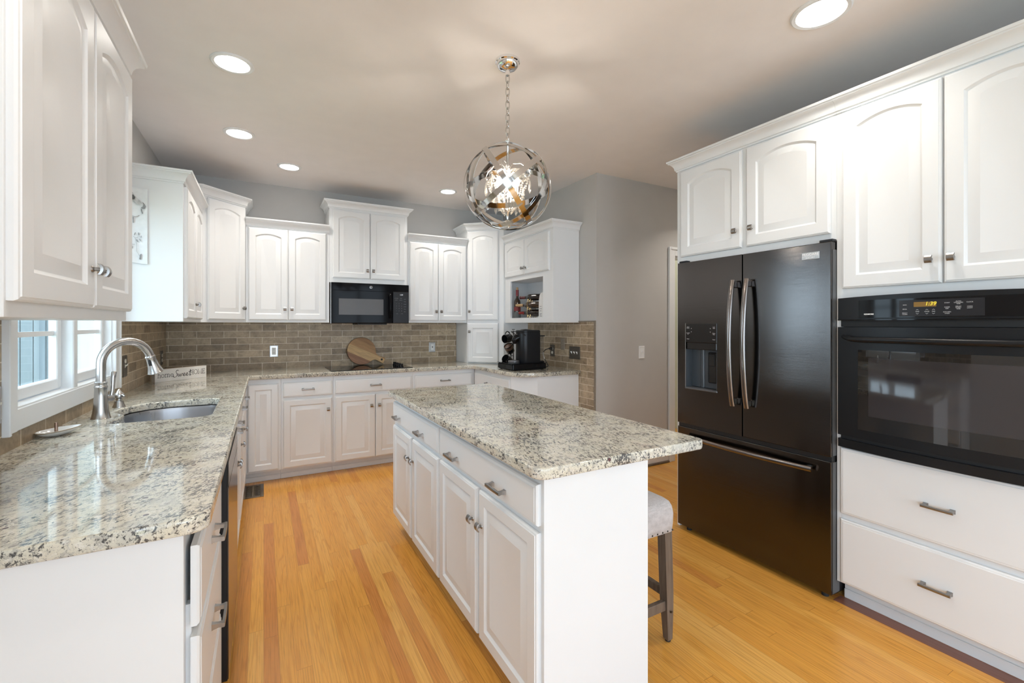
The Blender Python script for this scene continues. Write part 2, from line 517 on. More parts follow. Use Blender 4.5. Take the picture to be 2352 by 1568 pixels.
class MB:
    """collects shapes and links them as ONE mesh object"""

    def __init__(self):
        self.bm = bmesh.new()

    def box(self, x0, x1, y0, y1, z0, z1, bev=0.0, seg=2):
        r = bmesh.ops.create_cube(self.bm, size=1.0)
        vs = r['verts']
        for v in vs:
            v.co = Vector(((x0 + x1) / 2 + v.co.x * (x1 - x0), (y0 + y1) / 2 + v.co.y * (y1 - y0), (z0 + z1) / 2 + v.co.z * (z1 - z0)))
        if bev > 0:
            es = list({e for v in vs for e in v.link_edges})
            bmesh.ops.bevel(self.bm, geom=es, offset=bev, segments=seg, affect='EDGES', profile=0.5)
        return self

    def loops(self, loops, cap0=True, cap1=True, closed=True):
        """bridge successive loops of equal point count"""
        bm = self.bm
        V = [[bm.verts.new(p) for p in lp] for lp in loops]
        n = len(V[0])
        for a, b in zip(V, V[1:]):
            for i in range(n if closed else n - 1):
                j = (i + 1) % n
                try:
                    bm.faces.new((a[i], a[j], b[j], b[i]))
                except ValueError:
                    pass
        if cap0:
            bm.faces.new(list(reversed(V[0])))
        if cap1:
            bm.faces.new(V[-1])
        return self

    def lathe(self, prof, center=(0, 0, 0), n=32, axis='z', cap0=True, cap1=True):
        lps = []
        cx, cy, cz = center
        for r, h in prof:
            lp = []
            for i in range(n):
                a = 2 * PI * i / n
                u, w = r * math.cos(a), r * math.sin(a)
                if axis == 'z':
                    lp.append((cx + u, cy + w, cz + h))
                elif axis == 'y':
                    lp.append((cx + u, cy + h, cz + w))
                else:
                    lp.append((cx + h, cy + u, cz + w))
            lps.append(lp)
        return self.loops(lps, cap0, cap1)

    def tube(self, pts, r, n=10, closed=False, flat=None, caps=True):
        """round (or flattened) tube along points; r a number or list"""
        pts = [Vector(p) for p in pts]
        m = len(pts)
        rs = r if isinstance(r, (list, tuple)) else [r] * m
        T = []
        for i in range(m):
            if closed:
                t = pts[(i + 1) % m] - pts[i - 1]
            else:
                t = pts[min(i + 1, m - 1)] - pts[max(i - 1, 0)]
            T.append(t.normalized())
        up = Vector((0, 0, 1))
        if abs(T[0].dot(up)) > 0.95:
            up = Vector((1, 0, 0)) if flat is None else Vector((0, 1, 0))
        nrm = (up - T[0] * up.dot(T[0])).normalized()
        lps = []
        for i in range(m):
            nrm = (nrm - T[i] * nrm.dot(T[i])).normalized()
            bn = T[i].cross(nrm)
            lp = []
            for k in range(n):
                a = 2 * PI * k / n
                f1, f2 = (1, 1) if flat is None else flat
                lp.append(pts[i] + nrm * (math.cos(a) * rs[i] * f1) + bn * (math.sin(a) * rs[i] * f2))
            lps.append(lp)
        if closed:
            lps.append(lps[0])
            bm = self.bm
            V = [[bm.verts.new(p) for p in lp] for lp in lps[:-1]]
            for i in range(m):
                a, b = V[i], V[(i + 1) % m]
                for k in range(n):
                    j = (k + 1) % n
                    bm.faces.new((a[k], a[j], b[j], b[k]))
            return self
        return self.loops(lps, caps, caps)

    def prism(self, poly, h0, h1, axis='z'):
        def P(u, v, h):
            return {'z': (u, v, h), 'y': (u, h, v), 'x': (h, u, v)}[axis]
        return self.loops([[P(u, v, h0) for u, v in poly], [P(u, v, h1) for u, v in poly]])

    def sweep(self, path, prof, side=1):
        """closed profile (out, up) swept along an xy path with mitres; side=1: outward is to the right of the travel direction"""
        n = len(path)
        dirs = []
        for i in range(n - 1):
            d = Vector((path[i + 1][0] - path[i][0], path[i + 1][1] - path[i][1]))
            dirs.append(d.normalized())
        nr = [Vector((d.y, -d.x)) * side for d in dirs]
        lps = []
        for i in range(n):
            if i == 0:
                o = nr[0]
            elif i == n - 1:
                o = nr[-1]
            else:
                o = (nr[i - 1] + nr[i]) / (1 + nr[i - 1].dot(nr[i]))
            lps.append([(path[i][0] + o.x * u, path[i][1] + o.y * u, z) for u, z in prof])
        return self.loops(lps)

    def sphere(self, c, r, u=16, v=10, sc=(1, 1, 1)):
        res = bmesh.ops.create_uvsphere(self.bm, u_segments=u, v_segments=v, radius=r)
        for vt in res['verts']:
            vt.co = Vector((vt.co.x * sc[0] + c[0], vt.co.y * sc[1] + c[1], vt.co.z * sc[2] + c[2]))
        return self

    def ico(self, c, r, sub=1, sc=(1, 1, 1)):
        res = bmesh.ops.create_icosphere(self.bm, subdivisions=sub, radius=r)
        for vt in res['verts']:
            vt.co = Vector((vt.co.x * sc[0] + c[0], vt.co.y * sc[1] + c[1], vt.co.z * sc[2] + c[2]))
        return self

    def obj(self, name, mat, parent=None, smooth=None, mats=None):
        bm = self.bm
        bmesh.ops.recalc_face_normals(bm, faces=bm.faces)
        if smooth is not None:
            ang = math.radians(smooth)
            for f in bm.faces:
                f.smooth = True
            for e in bm.edges:
                if len(e.link_faces) == 2 and e.calc_face_angle(0) > ang:
                    e.smooth = False
        me = bpy.data.meshes.new(name)
        bm.to_mesh(me)
        bm.free()
        for mm in ([mat] if mats is None else mats):
            me.materials.append(M[mm])
        o = bpy.data.objects.new(name, me)
        COL.objects.link(o)
        if parent is not None:
            o.parent = parent
        return o


def tag(o, label=None, cat=None, group=None, kind=None):
    if label:
        o['label'] = label
    if cat:
        o['category'] = cat
    if group:
        o['group'] = group
    if kind:
        o['kind'] = kind
    return o


def thing(name, label, cat, loc=(0, 0, 0), rz=0.0, group=None):
    o = bpy.data.objects.new(name, None)
    o.empty_display_size = 0.05
    COL.objects.link(o)
    o.location = loc
    o.rotation_euler = (0, 0, rz)
    return tag(o, label, cat, group)


def struct(o):
    o['kind'] = 'structure'
    return o


def dup(root, loc, label, group=None, rz=None):
    c = root.copy()
    COL.objects.link(c)
    c.location = loc
    if rz is not None:
        c.rotation_euler = (0, 0, rz)
    c['label'] = label
    if group:
        c['group'] = group
    for ch in list(root.children):
        d = ch.copy()
        COL.objects.link(d)
        d.parent = c
        for g in list(ch.children):
            e = g.copy()
            COL.objects.link(e)
            e.parent = d
    return c


def text(name, body, size, mat, parent, loc, rot=(PI / 2, 0, 0), extrude=0.0003, align='CENTER', shear=0.0, bold=0.0, sx=1.0):
    cu = bpy.data.curves.new(name, 'FONT')
    cu.body = body
    cu.size = size
    cu.extrude = extrude
    cu.offset = bold
    cu.shear = shear
    cu.align_x = align
    cu.align_y = 'CENTER'
    cu.materials.append(M[mat])
    tmp = bpy.data.objects.new(name + '_outline', cu)
    COL.objects.link(tmp)
    dg = bpy.context.evaluated_depsgraph_get()
    me = bpy.data.meshes.new_from_object(tmp.evaluated_get(dg))
    bpy.data.objects.remove(tmp)
    bpy.data.curves.remove(cu)
    me.materials.clear()
    me.materials.append(M[mat])
    o = bpy.data.objects.new(name, me)
    COL.objects.link(o)
    o.location = loc
    o.rotation_euler = rot
    o.scale = (sx, 1, 1)
    o.parent = parent
    return o


def ribbon(mb, pts, w, y0, y1, closed=False):
    """flat stroke in the XZ plane between depths y0 (front) and y1"""
    pts = [Vector(p) for p in pts]
    m = len(pts)
    lps = []
    for i in range(m):
        if closed:
            t = pts[(i + 1) % m] - pts[i - 1]
        else:
            t = pts[min(i + 1, m - 1)] - pts[max(i - 1, 0)]
        t.normalize()
        n = Vector((-t.y, t.x)) * (w / 2 if not isinstance(w, (list, tuple)) else w[i] / 2)
        a, b = pts[i] + n, pts[i] - n
        lps.append([(a.x, y0, a.y), (b.x, y0, b.y), (b.x, y1, b.y), (a.x, y1, a.y)])
    if closed:
        lps.append(lps[0])
        mb.loops(lps, False, False)
    else:
        mb.loops(lps)


# ------------------------------------------------------------------ dimensions (metres, camera stands at x=0 y=0)
CEIL = 2.674
XL = -0.75      # left wall
YB = 4.88       # back wall
XN = 2.565      # nook side wall
YG = 3.107      # grey wall beside the hall door
XR = 3.08       # wall behind fridge and oven
CT = 0.916      # counter top height
CB = 0.880

# ------------------------------------------------------------------ room shell
mb = MB()
mb.box(-0.95, 4.8, -3.4, 5.9, -0.06, 0.0)
struct(mb.obj('floor', 'oak_floor'))
mb = MB()
mb.box(-0.95, 4.8, -3.4, 5.9, CEIL, CEIL + 0.08)
struct(mb.obj('ceiling', 'ceiling_paint'))

WY0, WY1, WZ0, WZ1 = 2.142, 3.300, 1.055, 2.05      # sink window opening
mb = MB()
t = 0.16
# left wall with the sink window and the dining-end side window
HY0, HY1 = WY0 - 0.055, WY1 + 0.070      # rough opening, covered by the casing
mb.box(XL - t, XL, HY1, YB + 0.12, 0, CEIL)
mb.box(XL - t, XL, -0.52, HY0, 0, CEIL)
mb.box(XL - t, XL, HY0, HY1, 0, WZ0 - 0.014)
mb.box(XL - t, XL, HY0, HY1, WZ1 + 0.05, CEIL)
mb.box(XL - t, XL, -2.58, -0.52, 0, 0.08)
mb.box(XL - t, XL, -2.58, -0.52, 2.42, CEIL)
mb.box(XL - t, XL, -3.4, -2.58, 0, CEIL)
struct(mb.obj('wall_left', 'wall_paint'))
mb = MB()
mb.box(XL, XN + 0.12, YB, YB + 0.12, 0, CEIL)
struct(mb.obj('wall_back', 'wall_paint'))
mb = MB()
mb.box(XN, XN + 0.12, YG, YB, 0, CEIL)
struct(mb.obj('wall_nook', 'wall_paint'))
DX0, DX1, DZ = 3.537, 4.32, 2.010
mb = MB()
mb.box(XN + 0.12, DX0, YG, YG + 0.12, 0, CEIL)
mb.box(DX0, DX1, YG, YG + 0.12, DZ, CEIL)
mb.box(DX1, 4.75, YG, YG + 0.12, 0, CEIL)
struct(mb.obj('wall_hall', 'wall_paint'))
mb = MB()
mb.box(XN + 0.13, 4.75, 5.2, 5.3, 0, CEIL)
mb.box(4.65, 4.75, YG + 0.12, 5.2, 0, CEIL)
struct(mb.obj('wall_pantry', 'hall_paint'))
mb = MB()
mb.box(XR, XR + 0.1, -3.4, 2.2, 0, CEIL)
mb.box(XR + 0.1, 4.75, 2.1, 2.2, 0, CEIL)
mb.box(4.65, 4.75, 2.2, YG, 0, CEIL)
struct(mb.obj('wall_right', 'wall_paint'))
mb = MB()
# rear wall with two tall window openings
mb.box(XL, -0.55, -3.3, -3.18, 0, CEIL)
mb.box(-0.55, 1.25, -3.3, -3.18, 0, 0.08)
mb.box(-0.55, 1.25, -3.3, -3.18, 2.42, CEIL)
mb.box(1.25, 1.45, -3.3, -3.18, 0, CEIL)
mb.box(1.45, 2.85, -3.3, -3.18, 0, 0.08)
mb.box(1.45, 2.85, -3.3, -3.18, 2.42, CEIL)
mb.box(2.85, XR, -3.3, -3.18, 0, CEIL)
struct(mb.obj('wall_rear', 'wall_paint'))


def plain_window(name, axis, a0, a1, z0, z1, p):
    """a white framed fixed window in a wall: axis 'x' wall runs along x at y=p, 'y' along y at x=p"""
    mb = MB()
    c = 0.07
    segs = [(a0, a0 + c, z0, z1), (a1 - c, a1, z0, z1), (a0, a1, z0, z0 + c), (a0, a1, z1 - c, z1),
            ((a0 + a1) / 2 - 0.03, (a0 + a1) / 2 + 0.03, z0, z1)]
    for u0, u1, w0, w1 in segs:
        if axis == 'x':
            mb.box(u0, u1, p - 0.05, p + 0.05, w0, w1)
        else:
            mb.box(p - 0.05, p + 0.05, u0, u1, w0, w1)
    return struct(mb.obj(name, 'trim_paint'))


plain_window('window_2', 'x', -0.55, 1.25, 0.08, 2.42, -3.20)
plain_window('window_3', 'x', 1.45, 2.85, 0.08, 2.42, -3.20)
plain_window('window_4', 'y', -2.58, -0.52, 0.08, 2.42, XL - 0.08)

# tile splashbacks
mb = MB()
mb.box(XL + 0.009, 1.952, YB - 0.009, YB, 0.90, 1.40)
mb.box(0.50, 1.33, YB - 0.009, YB, 1.40, 1.75)
struct(mb.obj('trim_1', 'tile_back'))
mb = MB()
mb.box(XL, XL + 0.008, 1.20, 2.075, 0.90, 1.40)
mb.box(XL, XL + 0.008, 2.075, 3.39, 0.90, 0.972)
mb.box(XL, XL + 0.008, 3.39, YB - 0.009, 0.90, 1.40)
struct(mb.obj('trim_2', 'tile_left'))
mb = MB()
mb.box(XN - 0.008, XN, 3.130, 4.268, 0.0, 1.362)
struct(mb.obj('trim_3', 'tile_nook'))
mb = MB()
mb.box(XN - 0.012, XN, 3.117, 3.130, 0.0, 1.372)
mb.box(XN - 0.012, XN, 3.130, 3.36, 1.3625, 1.372)
struct(mb.obj('trim_4', 'plate_tile'))

# baseboard of the grey wall, and its shoe strip
mb = MB()
mb.box(XN + 0.001, 3.452, YG - 0.014, YG, 0.018, 0.12, 0.003, 1)
struct(mb.obj('baseboard_hall', 'trim_paint'))
mb = MB()
mb.box(XN + 0.001, 3.452, YG - 0.026, YG, 0.0, 0.018, 0.004, 1)
struct(mb.obj('trim_5', 'stool_wood'))
# mahogany border plank in the floor along the oven cabinet
mb = MB()
mb.box(2.425, 2.494, -0.2, 1.16, -0.01, 0.0012)
struct(mb.obj('trim_6', 'mahogany_strip'))

# hall door: casing, jamb, open leaf with hinges
door = bpy.data.objects.new('door_1', None)
COL.objects.link(door)
struct(door)
mb = MB()
for x0, x1 in ((3.452, 3.537), (DX1, DX1 + 0.085)):
    mb.box(x0, x1, YG - 0.016, YG, 0, 2.095, 0.003, 1)
    mb.box(x0 - 0.001 if x0 < 3.5 else x0 + 0.06, x0 + 0.025 if x0 < 3.5 else x1 + 0.001, YG - 0.024, YG - 0.015, 0, 2.0955, 0.003, 1)
mb.box(3.5375, DX1 - 0.0005, YG - 0.0155, YG, DZ, 2.0945, 0.003, 1)
mb.box(3.478, DX1 + 0.059, YG - 0.024, YG - 0.015, 2.07, 2.0952, 0.003, 1)
mb.obj('casing', 'trim_paint', door)
mb = MB()
mb.box(DX0, DX0 + 0.015, YG, YG + 0.12, 0, DZ)
mb.box(DX1 - 0.015, DX1, YG, YG + 0.12, 0, DZ)
mb.box(DX0, DX1, YG, YG + 0.12, DZ - 0.015, DZ)
mb.obj('jamb', 'trim_paint', door)
mb = MB()
mb.box(DX0 + 0.020, DX0 + 0.055, YG + 0.125, YG + 0.86, 0.01, DZ - 0.06, 0.002, 1)
leaf = mb.obj('door_leaf', 'trim_paint', door)
for hz in (0.25, 1.05, 1.80):
    mb = MB()
    mb.lathe([(0.007, -0.045), (0.007, 0.045)], (DX0 + 0.018, YG + 0.118, hz), 10)
    mb.obj('hinge', 'brass', leaf)


# ------------------------------------------------------------------ sink window
win = bpy.data.objects.new('window_1', None)
COL.objects.link(win)
struct(win)
mb = MB()
XC = XL + 0.022
mb.box(XL, XC, 2.072, WY0, 0.975, 2.13, 0.003, 1)
mb.box(XL, XC, WY1, 3.385, 0.975, 2.13, 0.003, 1)
mb.box(XL, XC - 0.001, WY0, WY1, 2.0505, 2.129, 0.003, 1)
mb.box(XL, XC - 0.004, WY0 + 0.0005, WY1 - 0.0005, 0.975, WZ0 - 0.004, 0.003, 1)
mb.box(XL, XC + 0.006, 2.0705, 2.085, 0.970, 2.132, 0.003, 1)
mb.box(XL, XC + 0.006, 3.372, 3.3865, 0.970, 2.132, 0.003, 1)
mb.obj('casing', 'trim_paint', win)
mb = MB()
XS = XL - 0.062
mb.box(XS, XL + 0.002, WY0, WY0 + 0.012, WZ0 - 0.012, WZ1 + 0.001)
mb.box(XS, XL + 0.002, WY1 - 0.012, WY1, WZ0 - 0.012, WZ1 + 0.001)
mb.box(XS, XL - 0.0005, WY0 + 0.0125, WY1 - 0.0125, WZ1 - 0.012, WZ1)
mb.box(XS, XL + 0.0135, WY0 + 0.0125, WY1 - 0.0125, WZ0 - 0.012, WZ0 + 0.003, 0.0025, 1)
mb.box(XS + 0.001, XL + 0.012, 2.688, 2.738, WZ0 - 0.002, WZ1 - 0.001, 0.004, 1)
mb.obj('jamb', 'trim_paint', win)
for y0, y1 in ((WY0 + 0.014, 2.686), (2.740, WY1 - 0.014)):
    mb = MB()
    xs0, xs1 = XL - 0.058, XL - 0.028
    for a0, a1, b0, b1 in ((y0, y0 + 0.042, WZ0 + 0.0065, 2.03), (y1 - 0.042, y1, WZ0 + 0.0065, 2.03),
                           (y0 + 0.042, y1 - 0.042, WZ0 + 0.0065, WZ0 + 0.052), (y0 + 0.042, y1 - 0.042, 1.985, 2.03)):
        mb.box(xs0, xs1, a0, a1, b0, b1, 0.004, 1)
    sash = mb.obj('sash', 'trim_paint', win)
    mb = MB()
    for zz in (1.300, 1.525, 1.75):
        mb.box(XL - 0.0535, XL - 0.040, y0 + 0.042, y1 - 0.042, zz - 0.010, zz + 0.010)
    mb.obj('muntin', 'trim_paint', sash)
    mb = MB()
    mb.box(XL - 0.057, XL - 0.054, y0 + 0.040, y1 - 0.040, WZ0 + 0.05, 1.99)
    mb.obj('glass', 'pane_glass', sash)

# outside the sink window: a wing of the house, a hedge, lawn
mb = MB()
xs = -1.0
k = 0
wing = MB()
while xs > -1.46:
    wing.box(xs - 0.06, xs, 4.28, 4.34, -0.4, 3.2)
    xs -= 0.064
tag(struct(wing.obj('wall_outside', 'siding_white')))
mb = MB()
for xa, xb in ((-1.345, -1.315), (-1.20, -1.16), (-1.09, -1.06)):
    mb.box(xa - 0.0, xb, 4.255, 4.279, -0.4, 3.2)
struct(mb.obj('trim_7', 'siding_blue'))
mb = MB()
mb.box(-9, -0.92, -6, 12, -0.45, -0.40)
tag(mb.obj('lawn', 'lawn'), 'green lawn outside the sink window', 'lawn', kind='stuff')
mb = MB()
rr = random.Random(3)
for i in range(150):
    mb.ico((-2.25 + rr.uniform(-0.35, 0.35), 5.9 + rr.uniform(-1.4, 2.2), rr.uniform(-0.05, 2.3)), rr.uniform(0.12, 0.26), 1)
tag(mb.obj('hedge', 'hedge_leaf'), 'green hedge outside the sink window', 'hedge', kind='stuff')


# ------------------------------------------------------------------ cabinet building blocks (local: x right, y into the wall, z up)
def rect_arch(x0, x1, z0, z1, d, sw, rise, na):
    """points of the door opening inset by d: bottom-left, bottom-right, shoulder, arch, shoulder"""
    l, r, bt = x0 + sw + d, x1 - sw - d, z0 + sw + d
    top = z1 - sw * 0.92 - d
    sh = top - rise * (r - l) / max(1e-6, (x1 - x0 - 2 * sw)) if rise > 0 else top
    pts = [(l, bt), (r, bt)]
    c, h = (l + r) / 2, (r - l) / 2
    for i in range(na + 1):
        x = r - (r - l) * i / na
        pts.append((x, sh + (top - sh) * (1 - ((x - c) / h) ** 2)))
    return pts


def rect_outer(x0, x1, z0, z1, d, na):
    l, r, bt, tp = x0 + d, x1 - d, z0 + d, z1 - d
    pts = [(l, bt), (r, bt)]
    for i in range(na + 1):
        pts.append((r - (r - l) * i / na, tp))
    return pts


def knob(parent, x, z, y, name='knob'):
    mb = MB()
    mb.lathe([(0.0095, 0.0), (0.0085, -0.003), (0.0052, -0.006), (0.0052, -0.020)], (x, y, z), 14, 'y')
    # pillow shaped square head, curved about the horizontal axis
    hw, hh = 0.0125, 0.0150
    front, back = [], []
    lps = []
    for i in range(9):
        a = -1 + 2 * i / 8
        zz = z + a * hh
        yf = y - 0.0265 + 0.0065 * a * a
        lps.append([(x - hw, yf + 0.006, zz), (x - hw + 0.0012, yf, zz), (x + hw - 0.0012, yf, zz), (x + hw, yf + 0.006, zz)])
    mb.loops(lps)
    return mb.obj(name, 'pewter', parent, 40)


def pull(parent, x, z, y, length=0.098, name='handle'):
    """flat bar pull on two flared square posts"""
    mb = MB()
    h = length / 2
    for s in (-1, 1):
        c = x + s * (h - 0.007)
        lps = []
        for yy, w, hz in ((0, 0.0085, 0.0085), (-0.004, 0.0075, 0.0075), (-0.016, 0.0055, 0.0055), (-0.028, 0.0065, 0.0060)):
            lps.append([(c - w, y + yy, z - hz), (c + w, y + yy, z - hz), (c + w, y + yy, z + hz), (c - w, y + yy, z + hz)])
        mb.loops(lps)
    lps = []
    for i in range(9):
        a = -1 + 2 * i / 8
        xx = x + a * (h + 0.002)
        yf = y - 0.032 + 0.0012 * a * a
        hz = 0.0058
        lps.append([(xx, yf + 0.0075, z - hz), (xx, yf + 0.0012, z - hz), (xx, yf, z - hz + 0.0015), (xx, yf, z + hz - 0.0015),
                    (xx, yf + 0.0012, z + hz), (xx, yf + 0.0075, z + hz)])
    mb.loops(lps)
    return mb.obj(name, 'pewter', parent, 40)


def panel_door(root, x0, x1, z0, z1, arch=True, kn=None, sw=0.052, t=0.020, name='door', rise=None, kname='knob'):
    na = 16 if arch else 2
    if rise is None:
        rise = (x1 - x0 - 2 * sw) * 0.125 if arch else 0
    mb = MB()
    def at(pts, y):
        return [(x, y, z) for x, z in pts]
    O = lambda d: rect_outer(x0, x1, z0, z1, d, na)
    I = lambda d: rect_arch(x0, x1, z0, z1, d, sw, rise, na)
    fld = 0.036 if (x1 - x0) > 0.26 else 0.028
    mb.loops([at(O(0.001), 0.0), at(O(0), -0.003), at(O(0), -(t - 0.009)), at(O(0.003), -(t - 0.004)), at(O(0.0075), -(t - 0.0025)), at(O(0.009), -t),
              at(I(0), -t), at(I(0.003), -(t - 0.003)), at(I(0.0075), -(t - 0.0075)), at(I(0.010), -(t - 0.0085)),
              at(I(0.010 + fld), -(t - 0.0018)), at(I(0.0115 + fld), -(t - 0.0022))])
    o = mb.obj(name, 'cabinet_paint', root, 25)
    if kn:
        knob(o, kn[0], kn[1], -t, kname)
    return o


def drawer_front(root, x0, x1, z0, z1, pulls=(), t=0.020, name='drawer', plen=0.098):
    mb = MB()
    O = lambda d: rect_outer(x0, x1, z0, z1, d, 2)
    def at(pts, y):
        return [(x, y, z) for x, z in pts]
    mb.loops([at(O(0.001), 0.0), at(O(0), -0.003), at(O(0), -(t - 0.008)), at(O(0.004), -(t - 0.003)), at(O(0.011), -(t - 0.0015)), at(O(0.0125), -t)])
    o = mb.obj(name, 'cabinet_paint', root, 25)
    for x, z in pulls:
        pull(o, x, z, -t, plen)
    return o


CROWN = [(-0.004, 0.0), (0.006, 0.0), (0.007, 0.008), (0.013, 0.011), (0.014, 0.018), (0.017, 0.030), (0.024, 0.043), (0.034, 0.052),
         (0.043, 0.056), (0.044, 0.061), (0.050, 0.063), (0.052, 0.074), (-0.004, 0.074)]


def crown(root, path, z, side=1, k=1.0):
    mb = MB()
    mb.sweep(path, [(u, z + v * k) for u, v in CROWN], side)
    return mb.obj('crown_molding', 'cabinet_paint', root, 30)


def carcass(root, w, d, z0, z1, name='carcass'):
    mb = MB()
    mb.box(0, w, 0, d, z0, z1, 0.0012, 1)
    return mb.obj(name, 'cabinet_paint', root)


def toe(root, x0, x1, d, y=0.09, h=0.1):
    mb = MB()
    mb.box(x0, x1, y, d, 0.0, h)
    mb.box(x0, x1, y - 0.010, y, 0.0, 0.045, 0.003, 1)
    return mb.obj('toe_kick', 'cabinet_paint', root)


UB = 1.356      # underside of the wall cabinets
RL = PI / 2     # left wall: local x -> +Y
RR = -PI / 2    # right wall / island: local x -> -Y

# ---- wall cabinets, back wall (frame plane y = 4.56)
YU = 4.56
c = thing('wall_cabinet', 'white two-door wall cabinet on the back wall, left of the microwave', 'cabinet', (-0.138, YU, 0))
carcass(c, 0.680, YB - YU - 0.002, UB, 2.200)
panel_door(c, 0.020, 0.331, 1.377, 2.190, kn=(0.331 - 0.026, 1.478))
panel_door(c, 0.335, 0.652, 1.377, 2.190, kn=(0.335 + 0.026, 1.478))
crown(c, [(0, 0), (0.680, 0)], 2.196)

c = thing('wall_cabinet', 'tallest white wall cabinet, two doors, directly above the microwave', 'cabinet', (0.543, YU, 0))
carcass(c, 0.746, YB - YU - 0.002, 1.738, 2.446)
panel_door(c, 0.028, 0.372, 1.782, 2.428, kn=(0.372 - 0.026, 1.862))
panel_door(c, 0.376, 0.718, 1.782, 2.428, kn=(0.376 + 0.026, 1.862))
crown(c, [(0, 0.30), (0, 0), (0.746, 0), (0.746, 0.30)], 2.442, 1)

c = thing('wall_cabinet', 'white two-door wall cabinet on the back wall, right of the microwave', 'cabinet', (1.291, YU, 0))
carcass(c, 0.660, YB - YU - 0.002, UB, 2.200)
panel_door(c, 0.018, 0.326, 1.377, 2.190, kn=(0.326 - 0.026, 1.474))
panel_door(c, 0.330, 0.645, 1.377, 2.190, kn=(0.330 + 0.026, 1.474))
crown(c, [(0, 0), (0.660, 0)], 2.196)


def diag_body(root, pts, z0, z1):
    mb = MB()
    mb.prism(pts, z0, z1)
    return mb.obj('carcass', 'cabinet_paint', root)


# ---- left corner cabinet, diagonal front
ax, ay = -0.433, 4.275
bx, by = -0.140, 4.560
ang = math.atan2(by - ay, bx - ax)
dl = math.hypot(bx - ax, by - ay)
c = thing('corner_cabinet', 'white single-door corner wall cabinet set diagonally in the left back corner', 'cabinet', (ax, ay, 0), ang)
def loc_pts(root, pts):
    ca, sa = math.cos(-root.rotation_euler.z), math.sin(-root.rotation_euler.z)
    return [((x - root.location.x) * ca - (y - root.location.y) * sa, (x - root.location.x) * sa + (y - root.location.y) * ca) for x, y in pts]
poly = loc_pts(c, [(ax, ay), (bx, by), (bx, YB - 0.002), (XL + 0.002, YB - 0.002), (XL + 0.002, ay)])
diag_body(c, poly, UB, 2.362)
panel_door(c, 0.048, dl - 0.012, 1.377, 2.348, kn=(dl - 0.012 - 0.028, 1.478), sw=0.055)
crown(c, loc_pts(c, [(XL + 0.1, ay), (ax, ay), (bx, by), (bx, YB - 0.02)]), 2.358)

# ---- far left wall cabinet (end panel towards the sink window)
XU = -0.433
c = thing('wall_cabinet', 'white two-door wall cabinet on the left wall beyond the sink window', 'cabinet', (XU, 3.392, 0), RL)
carcass(c, 4.270 - 3.392, XU - XL - 0.002, UB, 2.206)
panel_door(c, 0.030, 0.428, 1.377, 2.190, kn=(0.428 - 0.026, 1.478))
panel_door(c, 0.432, 0.830, 1.377, 2.190, kn=(0.432 + 0.026, 1.478))
crown(c, [(0, 0.30), (0, 0), (0.876, 0)], 2.202)

# ---- near left wall cabinet, cut by the left edge of the photo
c = thing('wall_cabinet', 'large white two-door wall cabinet on the left, nearest the viewer, cut by the photo edge', 'cabinet', (XU, 1.215, 0), RL)
w = 2.085 - 1.215
carcass(c, w, XU - XL - 0.002, UB - 0.004, 2.240)
panel_door(c, 0.008, 0.450, 1.384, 2.224, kn=(0.450 - 0.026, 1.490), sw=0.060)
panel_door(c, 0.456, w - 0.006, 1.384, 2.224, kn=(0.456 + 0.026, 1.490), sw=0.060)
crown(c, [(-0.0, 0.30), (0, 0), (w, 0), (w, 0.30)], 2.232)

# ---- right corner tower, diagonal front, stands on the counter
ax, ay = 1.955, 4.560
bx, by = 2.255, 4.270
ang = math.atan2(by - ay, bx - ax)
dl = math.hypot(bx - ax, by - ay)
c = thing('corner_cabinet', 'tall white corner cabinet standing on the counter with a long and a short door', 'cabinet', (ax, ay, 0), ang)
poly = loc_pts(c, [(ax, ay), (bx, by), (XN - 0.002, by), (XN - 0.002, YB - 0.002), (ax, YB - 0.002)])
diag_body(c, poly, CT + 0.001, 2.366)
panel_door(c, 0.010, dl - 0.058, 1.385, 2.352, kn=(0.010 + 0.028, 1.482), sw=0.055)
panel_door(c, 0.010, dl - 0.058, 0.925, 1.352, arch=False, kn=(0.010 + 0.028, 1.262), sw=0.055)
crown(c, loc_pts(c, [(ax, YB - 0.02), (ax, ay), (bx, by), (XN - 0.1, by)]), 2.362)

# ---- nook wall cabinet with the open wine cubby
XK = 2.272
Y0, Y1 = 4.268, 3.352
w = Y0 - Y1
d = XN - XK - 0.004
c = thing('wall_cabinet', 'white wall cabinet with two short doors above an open wine cubby', 'cabinet', (XK, Y0, 0), RR)
ca, cb_, cz0, cz1 = 0.118, 0.748, 1.405, 1.787
mb = MB()
f = 0.02
mb.box(0, w, 0, d, cz1, 2.206)                      # closed upper part
mb.box(0, w, f, d, UB, cz0 - 0.010)                 # cubby floor
mb.box(0, 0.02, f, d, cz0 - 0.010, cz1)
mb.box(w - 0.06, w, f, d, cz0 - 0.010, cz1)
mb.box(0.02, w - 0.06, d - 0.012, d, cz0 - 0.010, cz1)
mb.box(0, w, 0, f, UB, cz0)                         # face frame of the cubby
mb.box(0, ca, 0, f, cz0, cz1)
mb.box(cb_, w, 0, f, cz0, cz1)
mb.obj('carcass', 'cabinet_paint', c)
panel_door(c, 0.020, 0.430, 1.832, 2.186, kn=(0.430 - 0.026, 1.868 + 0.03), sw=0.050)
panel_door(c, 0.434, 0.868, 1.832, 2.186, kn=(0.434 + 0.026, 1.868 + 0.03), sw=0.050)
crown(c, [(0, 0), (w, 0), (w, d)], 2.202)

